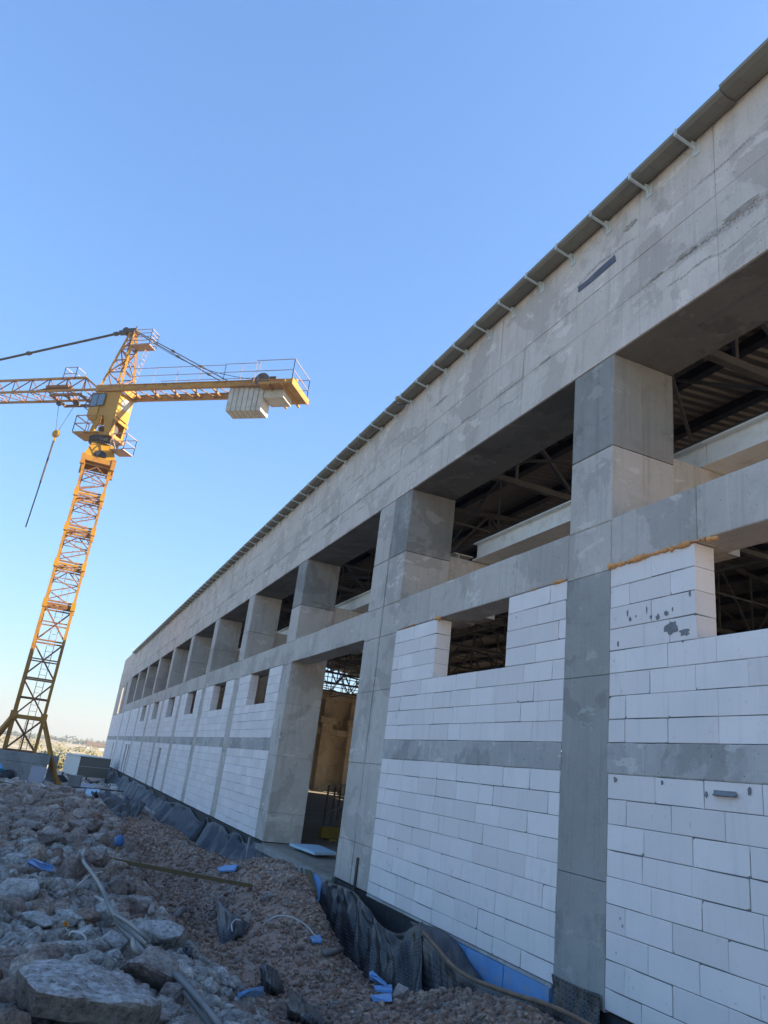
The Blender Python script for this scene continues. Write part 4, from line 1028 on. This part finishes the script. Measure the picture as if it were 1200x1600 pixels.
# ------------------------------------------------------------------ rocks
def hull_rock(size, seed, sub=2, rough=.12, n=16):
    rr = random.Random(seed); bm = bmesh.new()
    for _ in range(n):
        v = Vector((rr.gauss(0, 1), rr.gauss(0, 1), rr.gauss(0, 1))).normalized()*rr.uniform(.75, 1.0)
        bm.verts.new((v.x*size[0], v.y*size[1], v.z*size[2]))
    r = bmesh.ops.convex_hull(bm, input=bm.verts)
    bmesh.ops.delete(bm, geom=[g for g in r['geom_interior'] if isinstance(g, bmesh.types.BMVert)], context='VERTS')
    if sub:
        bmesh.ops.bevel(bm, geom=list(bm.edges), offset=min(size)*.07, segments=1, affect='EDGES', clamp_overlap=True)
        bmesh.ops.triangulate(bm, faces=bm.faces)
        bmesh.ops.subdivide_edges(bm, edges=bm.edges, cuts=sub, use_grid_fill=True)
        s = min(size)
        for v in bm.verts:
            c = v.co; d = float(fbm(np.array(c.x*2.2/s*.5+seed), np.array((c.y+c.z*1.3)*2.2/s*.5), 4))
            d2 = float(fbm(np.array(c.z*5/s+seed), np.array((c.x-c.y)*5/s), 3))
            v.co = c*(1+rough*2*d) + c.normalized()*s*rough*.7*d2
    bmesh.ops.triangulate(bm, faces=bm.faces)
    bm.normal_update(); V = [tuple(v.co) for v in bm.verts]; Fc = [tuple(v.index for v in f.verts) for f in bm.faces]
    for i, v in enumerate(bm.verts): v.index = i
    Fc = [tuple(v.index for v in f.verts) for f in bm.faces]; bm.free(); return V, Fc
def boulder(px, py, wpx, hpx, mat, label, seed, depth=.8, rot=None, sink=.33, sub=3):
    c = hit(px, py+hpx*.25); d = (c-Vector(CAM)).length; sx = wpx/FPX*d/2*.98; sz = hpx/FPX*d/2*1.0
    V, Fc = hull_rock((sx, sx*depth, sz), seed, sub)
    a = (rot if rot is not None else -.25); ca, sa = math.cos(a), math.sin(a)
    V = [(x*ca-y*sa, x*sa+y*ca, z) for x, y, z in V]
    loc = Vector((c.x, c.y, float(height(c.x, c.y))+sz*(1-sink*2)))
    o = link_mesh('boulder', [(x+loc.x, y+loc.y, z+loc.z) for x, y, z in V], Fc, MAT[mat], None, False, loc=tuple(loc))
    return tag(o, label, 'boulder')
def slab_rock():
    top = [hit(30, 1514, .20), hit(46, 1499, .22), hit(92, 1500, .22), hit(135, 1508, .21), hit(200, 1530, .20), hit(240, 1548, .19), hit(257, 1568, .17), hit(232, 1574, .17), hit(214, 1570, .18), hit(150, 1562, .20), hit(98, 1556, .21), hit(52, 1545, .20), hit(34, 1532, .19)]
    bm = bmesh.new(); c = sum(top, Vector())/len(top)
    for p in top: bm.verts.new(p-c)
    for p in top: q = (p-c)*1.0; bm.verts.new((q.x*.94+.01, q.y*.94+.02, q.z-.13))
    r = bmesh.ops.convex_hull(bm, input=bm.verts)
    bmesh.ops.delete(bm, geom=[g for g in r['geom_interior'] if isinstance(g, bmesh.types.BMVert)], context='VERTS')
    for _ in range(3): bmesh.ops.subdivide_edges(bm, edges=[e for e in bm.edges if e.calc_length() > .03], cuts=1); bmesh.ops.triangulate(bm, faces=bm.faces)
    bmesh.ops.smooth_vert(bm, verts=bm.verts, factor=.4, use_axis_x=True, use_axis_y=True, use_axis_z=True)
    bm.normal_update()
    for v in bm.verts:
        p = v.co; v.co = p + v.normal*(.11*float(fbm(np.array(p.x*4+p.z*3), np.array(p.y*4+p.z*3), 5)) + .035*float(fbm(np.array(p.x*17), np.array(p.y*17+p.z*11), 3)))
    for i, v in enumerate(bm.verts): v.index = i
    V = [tuple(v.co+c) for v in bm.verts]; Fc = [tuple(v.index for v in f.verts) for f in bm.faces]; bm.free()
    return tag(link_mesh('boulder', V, Fc, MAT['slab_rock'], None, False, loc=tuple(c)), 'large pale flat slab of rock in the left foreground', 'boulder')
slab_rock()
boulder(232, 1522, 98, 70, 'rock_brown', 'purple brown boulder between the pale slab and the hoses', 5, .8)
boulder(243, 1462, 84, 44, 'rock_grey', 'flat grey boulder lying behind the hose bundle', 8, .8)
boulder(172, 1482, 48, 46, 'rock_grey', 'jagged pale grey chunk beside the hose bundle above the slab', 9)
boulder(118, 1490, 56, 46, 'rock_grey', 'rounded pale grey chunk just above the middle of the slab', 12)
boulder(147, 1342, 34, 36, 'rock_brown', 'rounded grey purple stone at the upper end of the hose', 15)
boulder(112, 1362, 62, 48, 'rock_brown', 'angular split rock with a pale face right of the blue scrap', 21)
boulder(163, 1432, 42, 46, 'rock_grey', 'square grey chunk touching the left side of the hose', 23)
boulder(55, 1442, 56, 34, 'rock_grey', 'flat grey chunk leaning at the left above the slab', 27)
boulder(18, 1498, 48, 38, 'rock_brown', 'dark brown rock at the left edge beside the slab', 31)
boulder(80, 1582, 62, 34, 'rock_grey', 'flat grey stone in front of the slab', 33)
boulder(268, 1562, 52, 50, 'rock_brown', 'dark boulder at the right end of the slab', 35)
boulder(110, 1437, 46, 26, 'rock_grey', 'pale grey block behind the orange scrap', 37)
boulder(195, 1590, 130, 40, 'rock_brown', 'dark brown boulder under the front edge of the slab', 39, .6)
boulder(628, 1556, 34, 36, 'rock_brown', 'brown rock beside the stacked blue foam offcuts', 41)
boulder(128, 1290, 62, 34, 'rock_brown', 'broad brown ledge rock at the edge of the trench', 43)
boulder(82, 1312, 60, 34, 'rock_brown', 'broad dark ledge rock in the middle of the bank', 45)
boulder(45, 1288, 46, 26, 'rock_brown', 'low brown rock on the bank at the left', 47)
boulder(150, 1318, 40, 34, 'rock_brown', 'dark rock dropping into the trench above the hose end', 49)
boulder(205, 1420, 52, 44, 'rock_brown', 'dark purple rock on the trench side right of the hose', 51)
boulder(188, 1385, 48, 40, 'rock_brown', 'dark brown rock on the trench side below the plank', 53)
boulder(20, 1345, 46, 24, 'rock_grey', 'grey stone on the bank near the left edge', 57)
boulder(418, 1402, 26, 20, 'rock_brown', 'rounded stone on top of the gravel mound by the doorway', 59)
boulder(22, 1398, 66, 44, 'rock_grey', 'whitish rubble lump at the left edge of the bank', 61)
# prebuilt stone shapes for the loose rubble
SHS = [hull_rock((1, .8, .6), 100+i, 0, n=12) for i in range(16)]; SHD = [hull_rock((1, .8, .65), 200+i, 1, .17, n=14) for i in range(12)]
def scatter(name, mat, P, size, label, cat, big=.045):
    SH = SHS+SHD; Vs, Fs = [], []; n0 = 0; N_ = len(P); k = np.where(size/(1+np.clip((P[:, 1]-8)/12, 0, 9)) > big, rng.integers(len(SHS), len(SH), N_), rng.integers(0, len(SHS), N_))
    A = rng.random((N_, 3))*2*np.pi
    for i in range(len(SH)):
        m_ = np.where(k == i)[0]
        if not len(m_): continue
        V = np.array(SH[i][0]); Fc = np.array(SH[i][1])
        ca, sa = np.cos(A[m_]), np.sin(A[m_]); z0_ = np.zeros(len(m_)); o1 = np.ones(len(m_))
        Rz = np.stack([ca[:, 0], -sa[:, 0], z0_, sa[:, 0], ca[:, 0], z0_, z0_, z0_, o1], 1).reshape(-1, 3, 3)
        Rx = np.stack([o1, z0_, z0_, z0_, ca[:, 1], -sa[:, 1], z0_, sa[:, 1], ca[:, 1]], 1).reshape(-1, 3, 3)
        Rt = Rz @ Rx
        W_ = np.einsum('nij,vj->nvi', Rt, V)*size[m_, None, None] + P[m_, None, :]
        Vs.append(W_.reshape(-1, 3)); Fs.append((Fc[None]+np.arange(len(m_))[:, None, None]*len(V)).reshape(-1, 3)+n0); n0 += len(m_)*len(V)
    o = fast_mesh(name, np.concatenate(Vs), np.concatenate(Fs), mat); return tag(o, label, cat, kind='stuff')
def spread(n, x0, x1, y0, y1, s0, s1, pw=2.5, cond=None, yp=1.6):
    x = rng.uniform(x0, x1, n); y = y0+(y1-y0)*rng.random(n)**yp
    if cond is not None: k = cond(x, y); x, y = x[k], y[k]
    s = s0+(s1-s0)*rng.random(len(x))**pw
    s = s*(1+np.clip((y-8)/25, 0, 1.5))
    return np.stack([x, y, height(x, y)+s*.12], 1), s
inz = lambda a, b, f=.5: (lambda x, y: fbm(x*f+a, y*f+b, 3) > -.03)
HP = []
def hose(name, pts, r, label, mat='pvc', cat='hose', lift=.05, group=None, ribs=True):
    P = [hit(px, py, lift if len(q) == 0 else q[0]) for px, py, *q in pts]
    P = np.array([list(p) for p in P]); out = []
    for i in range(len(P)-1):
        p0 = P[max(i-1, 0)]; p1 = P[i]; p2 = P[i+1]; p3 = P[min(i+2, len(P)-1)]
        for j in range(30):
            t = j/30; out.append(.5*((2*p1)+(-p0+p2)*t+(2*p0-5*p1+4*p2-p3)*t*t+(-p0+3*p1-3*p2+p3)*t**3))
    out.append(P[-1]); HP.extend(out) if r > .01 else None; m = MB(); m.tube([tuple(p) for p in out], [r*(1+(.10 if i_ % 2 else -.06)*(r > .02)) for i_ in range(len(out))], 10)
    return tag(m.build(name, MAT[mat], None, True, loc=tuple(out[0])), label, cat, group)
hose('cable_conduit', [(133, 1328, .16), (129, 1343, .22), (145, 1366, .22), (160, 1390, .2), (172, 1418, .18), (186, 1440, .12), (212, 1462, .13), (234, 1480, .13), (262, 1512, .13), (296, 1545, .13), (330, 1585, .13), (352, 1615, .13)], .019, 'long grey conduit running down the bank from the rounded stone', group='grey conduits bundled on the bank')
hose('cable_conduit', [(176, 1428, .08), (186, 1446, .07), (205, 1466, .07), (228, 1488, .08), (256, 1512, .08), (286, 1546, .08), (316, 1585, .08), (334, 1610, .08)], .02, 'grey conduit in the bundle lying lowest against the bank', group='grey conduits bundled on the bank')
hose('cable_conduit', [(208, 1470, .16), (210, 1482, .15), (222, 1492, .14), (248, 1500, .14), (278, 1524, .14), (306, 1556, .14), (338, 1596, .14), (350, 1615, .14)], .02, 'grey conduit with its loose end curled above the purple boulder', group='grey conduits bundled on the bank')
hose('cable_conduit', [(180, 1430, .17), (200, 1442, .18), (218, 1456, .18), (232, 1470, .16), (230, 1476, .12)], .016, 'short grey conduit hooked over the top of the bundle', group='grey conduits bundled on the bank')
hose('wire', [(120, 1384, .1), (132, 1374, .13), (142, 1366, .13), (160, 1362, .1)], .006, 'thin grey wire crossing the conduit above the grey chunks', 'white_bit', 'wire')
hose('wire', [(108, 1462, .10), (112, 1456, .14), (124, 1457, .15), (133, 1464, .14), (134, 1472, .1)], .006, 'small curl of pale wire above the slab', 'white_bit', 'wire')
hose('flexible_tube', [(412, 1447, .0), (420, 1438, .10), (436, 1431, .16), (458, 1434, .18), (478, 1446, .16), (492, 1462, .10), (500, 1472, .02)], .009, 'thin pale tube arching out of the gravel by the dimpled membrane', 'white_bit', 'tube')
hose('flexible_tube', [(363, 1455, .15), (362, 1444, .19), (368, 1437, .2), (376, 1438, .2)], .008, 'short pale tube curling over the half buried membrane scrap', 'white_bit', 'tube')
def clear(P, s):
    Q = np.array(HP)[::3]; d = np.sqrt(((P[:, None, :2]-Q[None, :, :2])**2).sum(2)).min(1)
    k = (d > .05+s*.8) | (s < .022); return P[k], s[k]
P, s = spread(52000, -3.15, -.32, 4.2, 26, .006, .065, 5.5); scatter('red_gravel', MAT['gravel_red'], P, s, 'red brown crushed gravel filling the trench along the wall', 'gravel')
P, s = spread(20000, -3.1, -.32, 4.2, 20, .009, .04, 3, lambda x, y: (fbm(x*.9+3, y*.7+8, 3) > .04) | ((x > -1.5) & (y < 7.6)) | ((x > -1.4) & (y > 11) & (y < 15.5)))
scatter('grey_gravel', MAT['gravel_grey'], P, s, 'grey stones mixed over the trench gravel', 'gravel')
P, s = spread(30000, -8.2, -3.0, 3.0, 45, .012, .20, 8., lambda x, y: (y > 7.5) | (fbm(x*.8, y*.8, 3) > .05) | ((x < -4.6) & (y < 6.0)), 1.5); P, s = clear(P, s); scatter('brown_rubble', MAT['rubble_brown'], P, s, 'brown broken rock covering the bank left of the trench', 'rubble')
P, s = spread(26000, -6.6, -3.2, 3.2, 13.5, .008, .13, 3.9, lambda x, y: ((y < 9.0) | (fbm(x*.8+4, y*.8, 3) > .0)) & ~((x < -4.66) & (y < 6.0)), 1.2); P, s = clear(P, s); scatter('grey_rubble', MAT['rubble_grey'], P, s, 'pale grey broken concrete rubble on the near bank', 'rubble')
P, s = spread(60000, -6.2, -3.1, 3.0, 9, .003, .016, 1.6, None, 1.2); scatter('grey_fines', MAT['rubble_grey'], P, s, 'fine grey crumbs between the broken concrete on the near bank', 'rubble')
P, s = spread(30000, -6.5, -3.0, 6, 26, .005, .02, 1.6, None, 1.3); scatter('brown_fines', MAT['rubble_brown'], P, s, 'fine brown crumbs between the rocks further up the bank', 'rubble')
P, s = spread(420, -3.1, -.4, 4.4, 22, .03, .085, 2.2, None, 1.2); scatter('trench_stones', MAT['rubble_brown'], P, s, 'larger loose stones scattered over the trench gravel', 'stones')
P, s = spread(2500, -14, 0, 30, 60, .03, .2, 3, None, 1); scatter('site_debris', MAT['rubble_grey'], P, s, 'scattered debris on the yard around the crane base', 'rubble')

# ------------------------------------------------------------------ small site items
# plank
a, b = hit(162, 1341, .10), hit(392, 1384, .07); m = MB(); m.bar(a, b, .09, .05)
tag(m.build('plank', MAT['wood'], loc=tuple(a)), 'long weathered timber plank spanning the trench to the gravel mound', 'plank')
# stake with blue cap
p = hit(172, 1356, 0); st = empty('marker_stake', p, 'thin pale stake with a blue cap beside the end of the plank', 'stake')
q = p+Vector((.04, .0, .26)); m = MB(); m.tube([p, q], .009, 6); m.build('stake', MAT['timber_pale'], st)
m = MB(); m.tube([q, q+Vector((0, 0, .02)), q+Vector((0, 0, .09)), q+Vector((0, 0, .13))], [.04, .065, .065, .02], 12); m.build('cap', MAT['blue_plastic'], st, True)
# blue scraps
def wedge(name, pts, lift, th, mat, label, cat='foam board', group=None):
    th *= .65; r9 = random.Random(len(label)); q9 = []
    for i_ in range(len(pts)):
        a_, b_ = pts[i_], pts[(i_+1) % len(pts)]; q9.append((a_, lift[i_])); q9.append((((a_[0]+b_[0])/2+r9.uniform(-1, 1), (a_[1]+b_[1])/2+r9.uniform(-.8, .8)), (lift[i_]+lift[(i_+1) % len(pts)])/2))
    pts = [a for a, b in q9]; lift = [b for a, b in q9]
    P = [hit(x, y, l) for (x, y), l in zip(pts, lift)]; return board(name, P, th, MAT[mat], label, cat, group)
wedge('blue_container', [(42, 1346), (50, 1343), (82, 1354), (80, 1362), (46, 1354)], [.10, .13, .13, .1, .08], .05, 'blue_plastic', 'flat deep blue plastic container on the rubble bank', 'container')
wedge('foam_board', [(372, 1557), (388, 1550), (412, 1544), (409, 1556), (374, 1562)], [.08, .12, .14, .09, .06], .03, 'blue_xps', 'blue foam wedge beside the black upright membrane scrap')
wedge('foam_board', [(340, 1360), (352, 1354), (372, 1353), (366, 1362), (344, 1363)], [.05, .06, .06, .05, .05], .04, 'blue_xps', 'flat blue foam board behind the plank')
wedge('foam_board', [(577, 1520), (582, 1518), (604, 1538), (600, 1541), (578, 1530)], [.14, .16, .14, .1, .1], .03, 'blue_xps', 'topmost blue foam offcut beside the brown rock')
wedge('foam_board', [(584, 1543), (612, 1542), (613, 1551), (588, 1550)], [.08, .1, .08, .06], .03, 'blue_xps', 'middle blue foam offcut of the three beside the brown rock')
wedge('foam_board', [(578, 1556), (610, 1552), (611, 1565), (584, 1565)], [.05, .06, .04, .03], .03, 'blue_xps', 'lowest blue foam offcut of the three beside the brown rock')
wedge('foam_board', [(484, 1466), (500, 1463), (502, 1474), (488, 1474)], [.05, .07, .05, .04], .03, 'blue_xps', 'small blue foam scrap at the end of the arching tube')
P = px3([(484, 1362, -.16), (500, 1372, -.14), (501, 1378, -.16), (494, 1408, -.30)]); m = MB(); m.prism([tuple(p) for p in P], (.05, .0, 0)); tag(m.build('foam_board', MAT['blue_xps'], loc=tuple(P[0])), 'upright blue foam board between the pipe elbow and the dimpled membrane', 'foam board')
P = px3([(476, 1358, -.22), (484, 1360, -.2), (495, 1402, -.34), (484, 1408, -.36)]); m = MB(); m.prism([tuple(p) for p in P], (.03, .0, 0)); tag(m.build('plank', MAT['wood'], loc=tuple(P[0])), 'short dark board standing behind the pipe elbow', 'plank')
# pipes
P = px3([(470, 1358, -.30), (471, 1385, -.36), (473, 1406, -.42), (476, 1413, -.44), (483, 1415, -.42), (494, 1413, -.36)]); m = MB(); m.tube([tuple(p) for p in P], .036, 12); m.tube([tuple(P[3]), tuple(P[4])], .045, 12)
tag(m.build('drain_pipe', MAT['pvc'], None, True, loc=tuple(P[0])), 'grey plastic pipe with an elbow at the edge of the doorway mound', 'pipe')
P = px3([(391, 1309, -.09), (387, 1330, -.17), (384, 1350, -.26)]); m = MB(); m.tube([tuple(p) for p in P], .038, 12); tag(m.build('drain_pipe', MAT['pvc'], None, True, loc=tuple(P[0])), 'straight grey pipe standing against the wall membrane left of the doorway', 'pipe')
a, b = hit(508, 1490, .06), hit(533, 1484, .08); m = MB(); m.tube([a, b], .035, 12); tag(m.build('drain_pipe', MAT['pvc'], None, True, loc=tuple(a)), 'short piece of grey pipe lying on the gravel below the dimpled membrane', 'pipe')
# plastic sheet, scraps
a = hit(272, 1432, .06); b = hit(290, 1421, .12); m = MB(); m.tube([a, a.lerp(b, .5)+Vector((0, 0, .02)), b], [.035, .05, .03], 8); tag(m.build('plastic_bottle', MAT['pvc'], None, True, loc=tuple(a)), 'crumpled grey plastic container in the trench below the plank', 'container')
wedge('red_scrap', [(294, 1420), (302, 1419), (303, 1426), (296, 1427)], [.1, .12, .1, .08], .02, 'roof_tile', 'small red scrap beside the crumpled container in the trench', 'scrap')
wedge('orange_scrap', [(99, 1443), (105, 1440), (110, 1448), (103, 1450)], [.15, .16, .15, .13], .015, 'orange_scrap', 'small orange scrap among the pale grey rubble', 'scrap')
wedge('white_scrap', [(147, 1401), (152, 1400), (164, 1407), (160, 1409)], [.12, .13, .12, .11], .01, 'white_bit', 'small white paper scrap beside the hose', 'scrap')
wedge('rock_shard', [(220, 1432), (226, 1426), (236, 1442), (231, 1444)], [.08, .10, .06, .05], .03, 'rock_grey', 'pale pointed stone shard in the trench right of the hose', 'stone')
# ------------------------------------------------------------------ yard behind the bank
def ground_at(x, y): return float(height(x, y))
# white board on legs
p = at_z(45, 1236, -.6); p = Vector((-4.95, 35.0, ground_at(-4.95, 35))) ; st = empty('sheet_metal_panel', p, 'light grey metal panel standing on short legs before the crane ballast', 'panel')
m = MB(); m.box(p.x-.28, p.x+.28, p.y-.05, p.y+.05, p.z+.18, p.z+.98); m.build('panel', MAT['white_sheet'], st)
for sx in (-.25, .25):
    m = MB(); m.bar((p.x+sx, p.y, p.z-.05), (p.x+sx, p.y, p.z+.2), .05); m.build('leg', MAT['white_sheet'], st)
# barrel, blue bag, stub pillar
p = Vector((-6.1, 36.5, ground_at(-6.1, 36.5)+.33)); m = MB(); m.tube([p, p+Vector((.1, .7, 0))], .28, 18); o = m.build('steel_drum', MAT['black'], None, True, loc=tuple(p)); tag(o, 'black drum lying on its side left of the grey panel', 'drum')
bc = Vector((-6.55, 37, ground_at(-6.55, 37)+.6)); V, Fc = hull_rock((.3, .25, .28), 77, 2, .3); tag(link_mesh('tarpaulin_bundle', [(x+bc.x, y+bc.y, z+bc.z) for x, y, z in V], Fc, simple('turquoise_tarp', (.04, .3, .52), (.1, .42, .6), .5), None, False, loc=tuple(bc)), 'crumpled turquoise tarpaulin bundle at the left before the crane ballast', 'bundle')
m = MB(); z = ground_at(-3.05, 44); m.tube([(-3.05, 44, z-.1), (-3.05, 44, z+.85)], .33, 14); tag(m.build('concrete_stub', MAT['conc_obj'], None, loc=(-3.05, 44, z)), 'short grey concrete stub pillar below the site cabin', 'pillar')
m = MB(); z = ground_at(-4.4, 38); m.bar((-3.9, 37.0, z+.35), (-1.0, 39.5, z+.25), .05); tag(m.build('steel_bar', MAT['steel_dark'], None, loc=(-3.9, 37, z)), 'thin dark steel bar laid across the trench before the cabin', 'bar')
# site cabin
cb = Vector((-2.6, 56, -1.05)); cbn = empty('site_cabin', cb, 'low brown site cabin with a pale end wall beside the hall corner', 'cabin')
z0, z1 = -.62, .62; A_ = [(-2.55, 54.8), (-.55, 56.0), (-1.6, 60.4), (-3.35, 58.9)]
m = MB(); m.hexa([(x, y, z0) for x, y in A_]+[(x, y, z1) for x, y in A_]); m.build('body', MAT['cabin'], cbn)
m = MB(); m.prism([(A_[3][0]-.03, A_[3][1], z0+.02), (A_[0][0]-.03, A_[0][1]-.01, z0+.02), (A_[0][0]-.03, A_[0][1]-.01, z1-.02), (A_[3][0]-.03, A_[3][1], z1-.02)], (.025, 0.01, 0)); m.build('end_panel', MAT['cabin_end'], cbn)
m = MB(); m.bar((A_[0][0]-.01, A_[0][1]-.02, .02), (A_[1][0], A_[1][1]-.02, .02), .03, .03); m.hexa([(x, y, z1) for x, y in [(-2.62, 54.7), (-.5, 55.95), (-1.55, 60.5), (-3.45, 59)]]+[(x, y, z1+.05) for x, y in [(-2.62, 54.7), (-.5, 55.95), (-1.55, 60.5), (-3.45, 59)]]); m.build('roof', MAT['galv'], cbn)
m = MB()
for x, y in A_: m.bar((x*.97-.05, y+.15, -1.15), (x*.97-.05, y+.15, z0), .12)
m.build('leg', MAT['steel_dark'], cbn)
# dark tarp heap
tc = Vector((-3.6, 46.5, ground_at(-3.6, 46.5)+.25)); V, Fc = hull_rock((.85, .7, .55), 91, 3, .3); tag(link_mesh('tarp_heap', [(x+tc.x, y+tc.y, z+tc.z) for x, y, z in V], Fc, MAT['bitumen'], None, False, loc=tuple(tc)), 'dark tarp covered heap between the crane foot and the stub pillar', 'heap')
rr = random.Random(5)
for k, (px, py, w, d_, mt, lab) in enumerate([(140, 1248, .5, .1, 'blue_pale', 'pale blue board lying at the head of the trench'), (132, 1236, .6, .14, 'white_sheet', 'grey panel tilted over the head of the trench'), (100, 1242, .35, .2, 'rock_brown', 'small brownish block standing in front of the crane foot'), (176, 1232, .3, .2, 'white_bit', 'small white box on the debris below the far wall'), (33, 1232, .1, 1.6, 'wood', 'long pale timber lying on the bank before the grey panel')]):
    p = hit(px, py, .05); m = MB(); a = rr.uniform(-.6, .6)
    if mt == 'wood': m.bar(p+Vector((-.7, .6, .1)), p+Vector((.5, -.8, .05)), .12, .06)
    elif mt in ('blue_pale', 'white_sheet'): m.hexa([p+Vector(v) for v in ((-w/2, -.2, 0), (w/2, -.3, .02), (w/2+.1, .6, .3), (-w/2+.1, .7, .28), (-w/2, -.2, .05), (w/2, -.3, .07), (w/2+.1, .6, .35), (-w/2+.1, .7, .33))])
    else: m.box(p.x-w/2, p.x+w/2, p.y-.2, p.y+.2, p.z-.1, p.z+d_*1.3)
    tag(m.build({'wood': 'plank', 'blue_pale': 'foam_board', 'white_sheet': 'metal_panel', 'white_bit': 'box', 'rock_brown': 'stone_block'}[mt], MAT[mt], loc=tuple(p)), lab, {'wood': 'plank', 'blue_pale': 'board', 'white_sheet': 'panel', 'white_bit': 'box', 'rock_brown': 'block'}[mt])
# ------------------------------------------------------------------ far vegetation
def foliage(name, centres, mat, label, cat, per=60, leaf=.5, kind=None, trunks=True):
    Vs = []; Fc = []
    for (cx, cy, cz, rx, rz) in centres:
        for _ in range(per):
            v = Vector((random.gauss(0, 1), random.gauss(0, 1), random.gauss(0, 1))).normalized()*random.uniform(.4, 1.0)
            c = Vector((cx+v.x*rx, cy+v.y*rx, cz+v.z*rz)); s = leaf*random.uniform(.5, 1.2)
            a = Vector((random.gauss(0, 1), random.gauss(0, 1), random.gauss(0, 1))).normalized(); b = a.orthogonal().normalized()
            n = len(Vs); Vs += [c+a*s, c+b*s, c-a*s*.9, c-b*s*.8]; Fc.append((n, n+1, n+2, n+3))
    o = link_mesh(name, Vs, Fc, MAT[mat]); return tag(o, label, cat, kind=kind)
cen = []
x = -420.
while x < 160:
    y = 620+random.uniform(-60, 80); h = random.uniform(2.0, 4.2)*(1.5 if random.random() < .12 else 1)
    cen.append((x, y, ground_at(x, y)+h*.55, random.uniform(4, 9), h*.6)); x += random.uniform(2.5, 6)
foliage('distant_treeline', cen, 'leaf', 'distant hazy treeline along the horizon beyond the dry fields', 'treeline', 60, .9, 'stuff')
cen = []
for _ in range(150):
    x = random.uniform(-90, 20); y = random.uniform(95, 330); cen.append((x, y, ground_at(x, y)+.4, random.uniform(.8, 2.6), random.uniform(.4, 1.0)))
foliage('field_scrub', cen, 'leaf_dry', 'low dry scrub dotted over the field behind the crane', 'scrub', 40, .28, 'stuff')
for k, (px, dy, w, lab) in enumerate([(103, 78, 1.9, 'olive green bush in the field left of the site cabin'), (112, 92, 1.6, 'greenish bush behind the site cabin'), (78, 120, 2.6, 'dark bush in the field between the crane struts')]):
    w_ = ray(px, 1180); t = dy/w_[1]; x = CAM[0]+w_[0]*t; foliage('bush', [(x+random.uniform(-1, 1), dy+random.uniform(-1, 1), ground_at(x, dy)+.35, w*.7, .6) for _ in range(3)], 'leaf_dry' if k < 2 else 'leaf', lab, 'bush', 160, .18)
fx = CAM[0]+ray(152, 1174)[0]/ray(152, 1174)[1]*300; fb = empty('farm_building', (fx, 300, -2), 'small far brown farm building with a red roof beside the hall corner', 'building')
gz = ground_at(fx, 300)-.6
m = MB(); m.box(fx-4, fx+4, 298, 304, gz-.5, gz+1.8); m.build('wall', MAT['cabin_end'], fb); m = MB(); m.prism([(fx-4.4, 297.5, gz+1.8), (fx+4.4, 297.5, gz+1.8), (fx+4.4, 301, gz+3), (fx-4.4, 301, gz+3)], (0, .3, .0)); m.prism([(fx-4.4, 304.5, gz+1.8), (fx+4.4, 304.5, gz+1.8), (fx+4.4, 301.3, gz+3.0), (fx-4.4, 301.3, gz+3.0)], (0, .3, .0)); m.build('roof', MAT['roof_tile'], fb)
# ------------------------------------------------------------------ air
hz = MB(); hz.box(-900, 900, -80, 1400, -8, 34)
hm = bpy.data.materials.new('air'); hm.use_nodes = True; hn = hm.node_tree; hn.nodes.clear()
ho = hn.nodes.new('ShaderNodeOutputMaterial'); hv = hn.nodes.new('ShaderNodeVolumePrincipled'); hn.links.new(hv.outputs[0], ho.inputs['Volume'])
hv.inputs['Color'].default_value = (.86, .9, .95, 1); hv.inputs['Density'].default_value = .0007; hv.inputs['Anisotropy'].default_value = .2
tag(hz.build('haze', hm), 'thin pale haze over the far fields', 'haze', kind='stuff')
print('objects', len(bpy.data.objects))
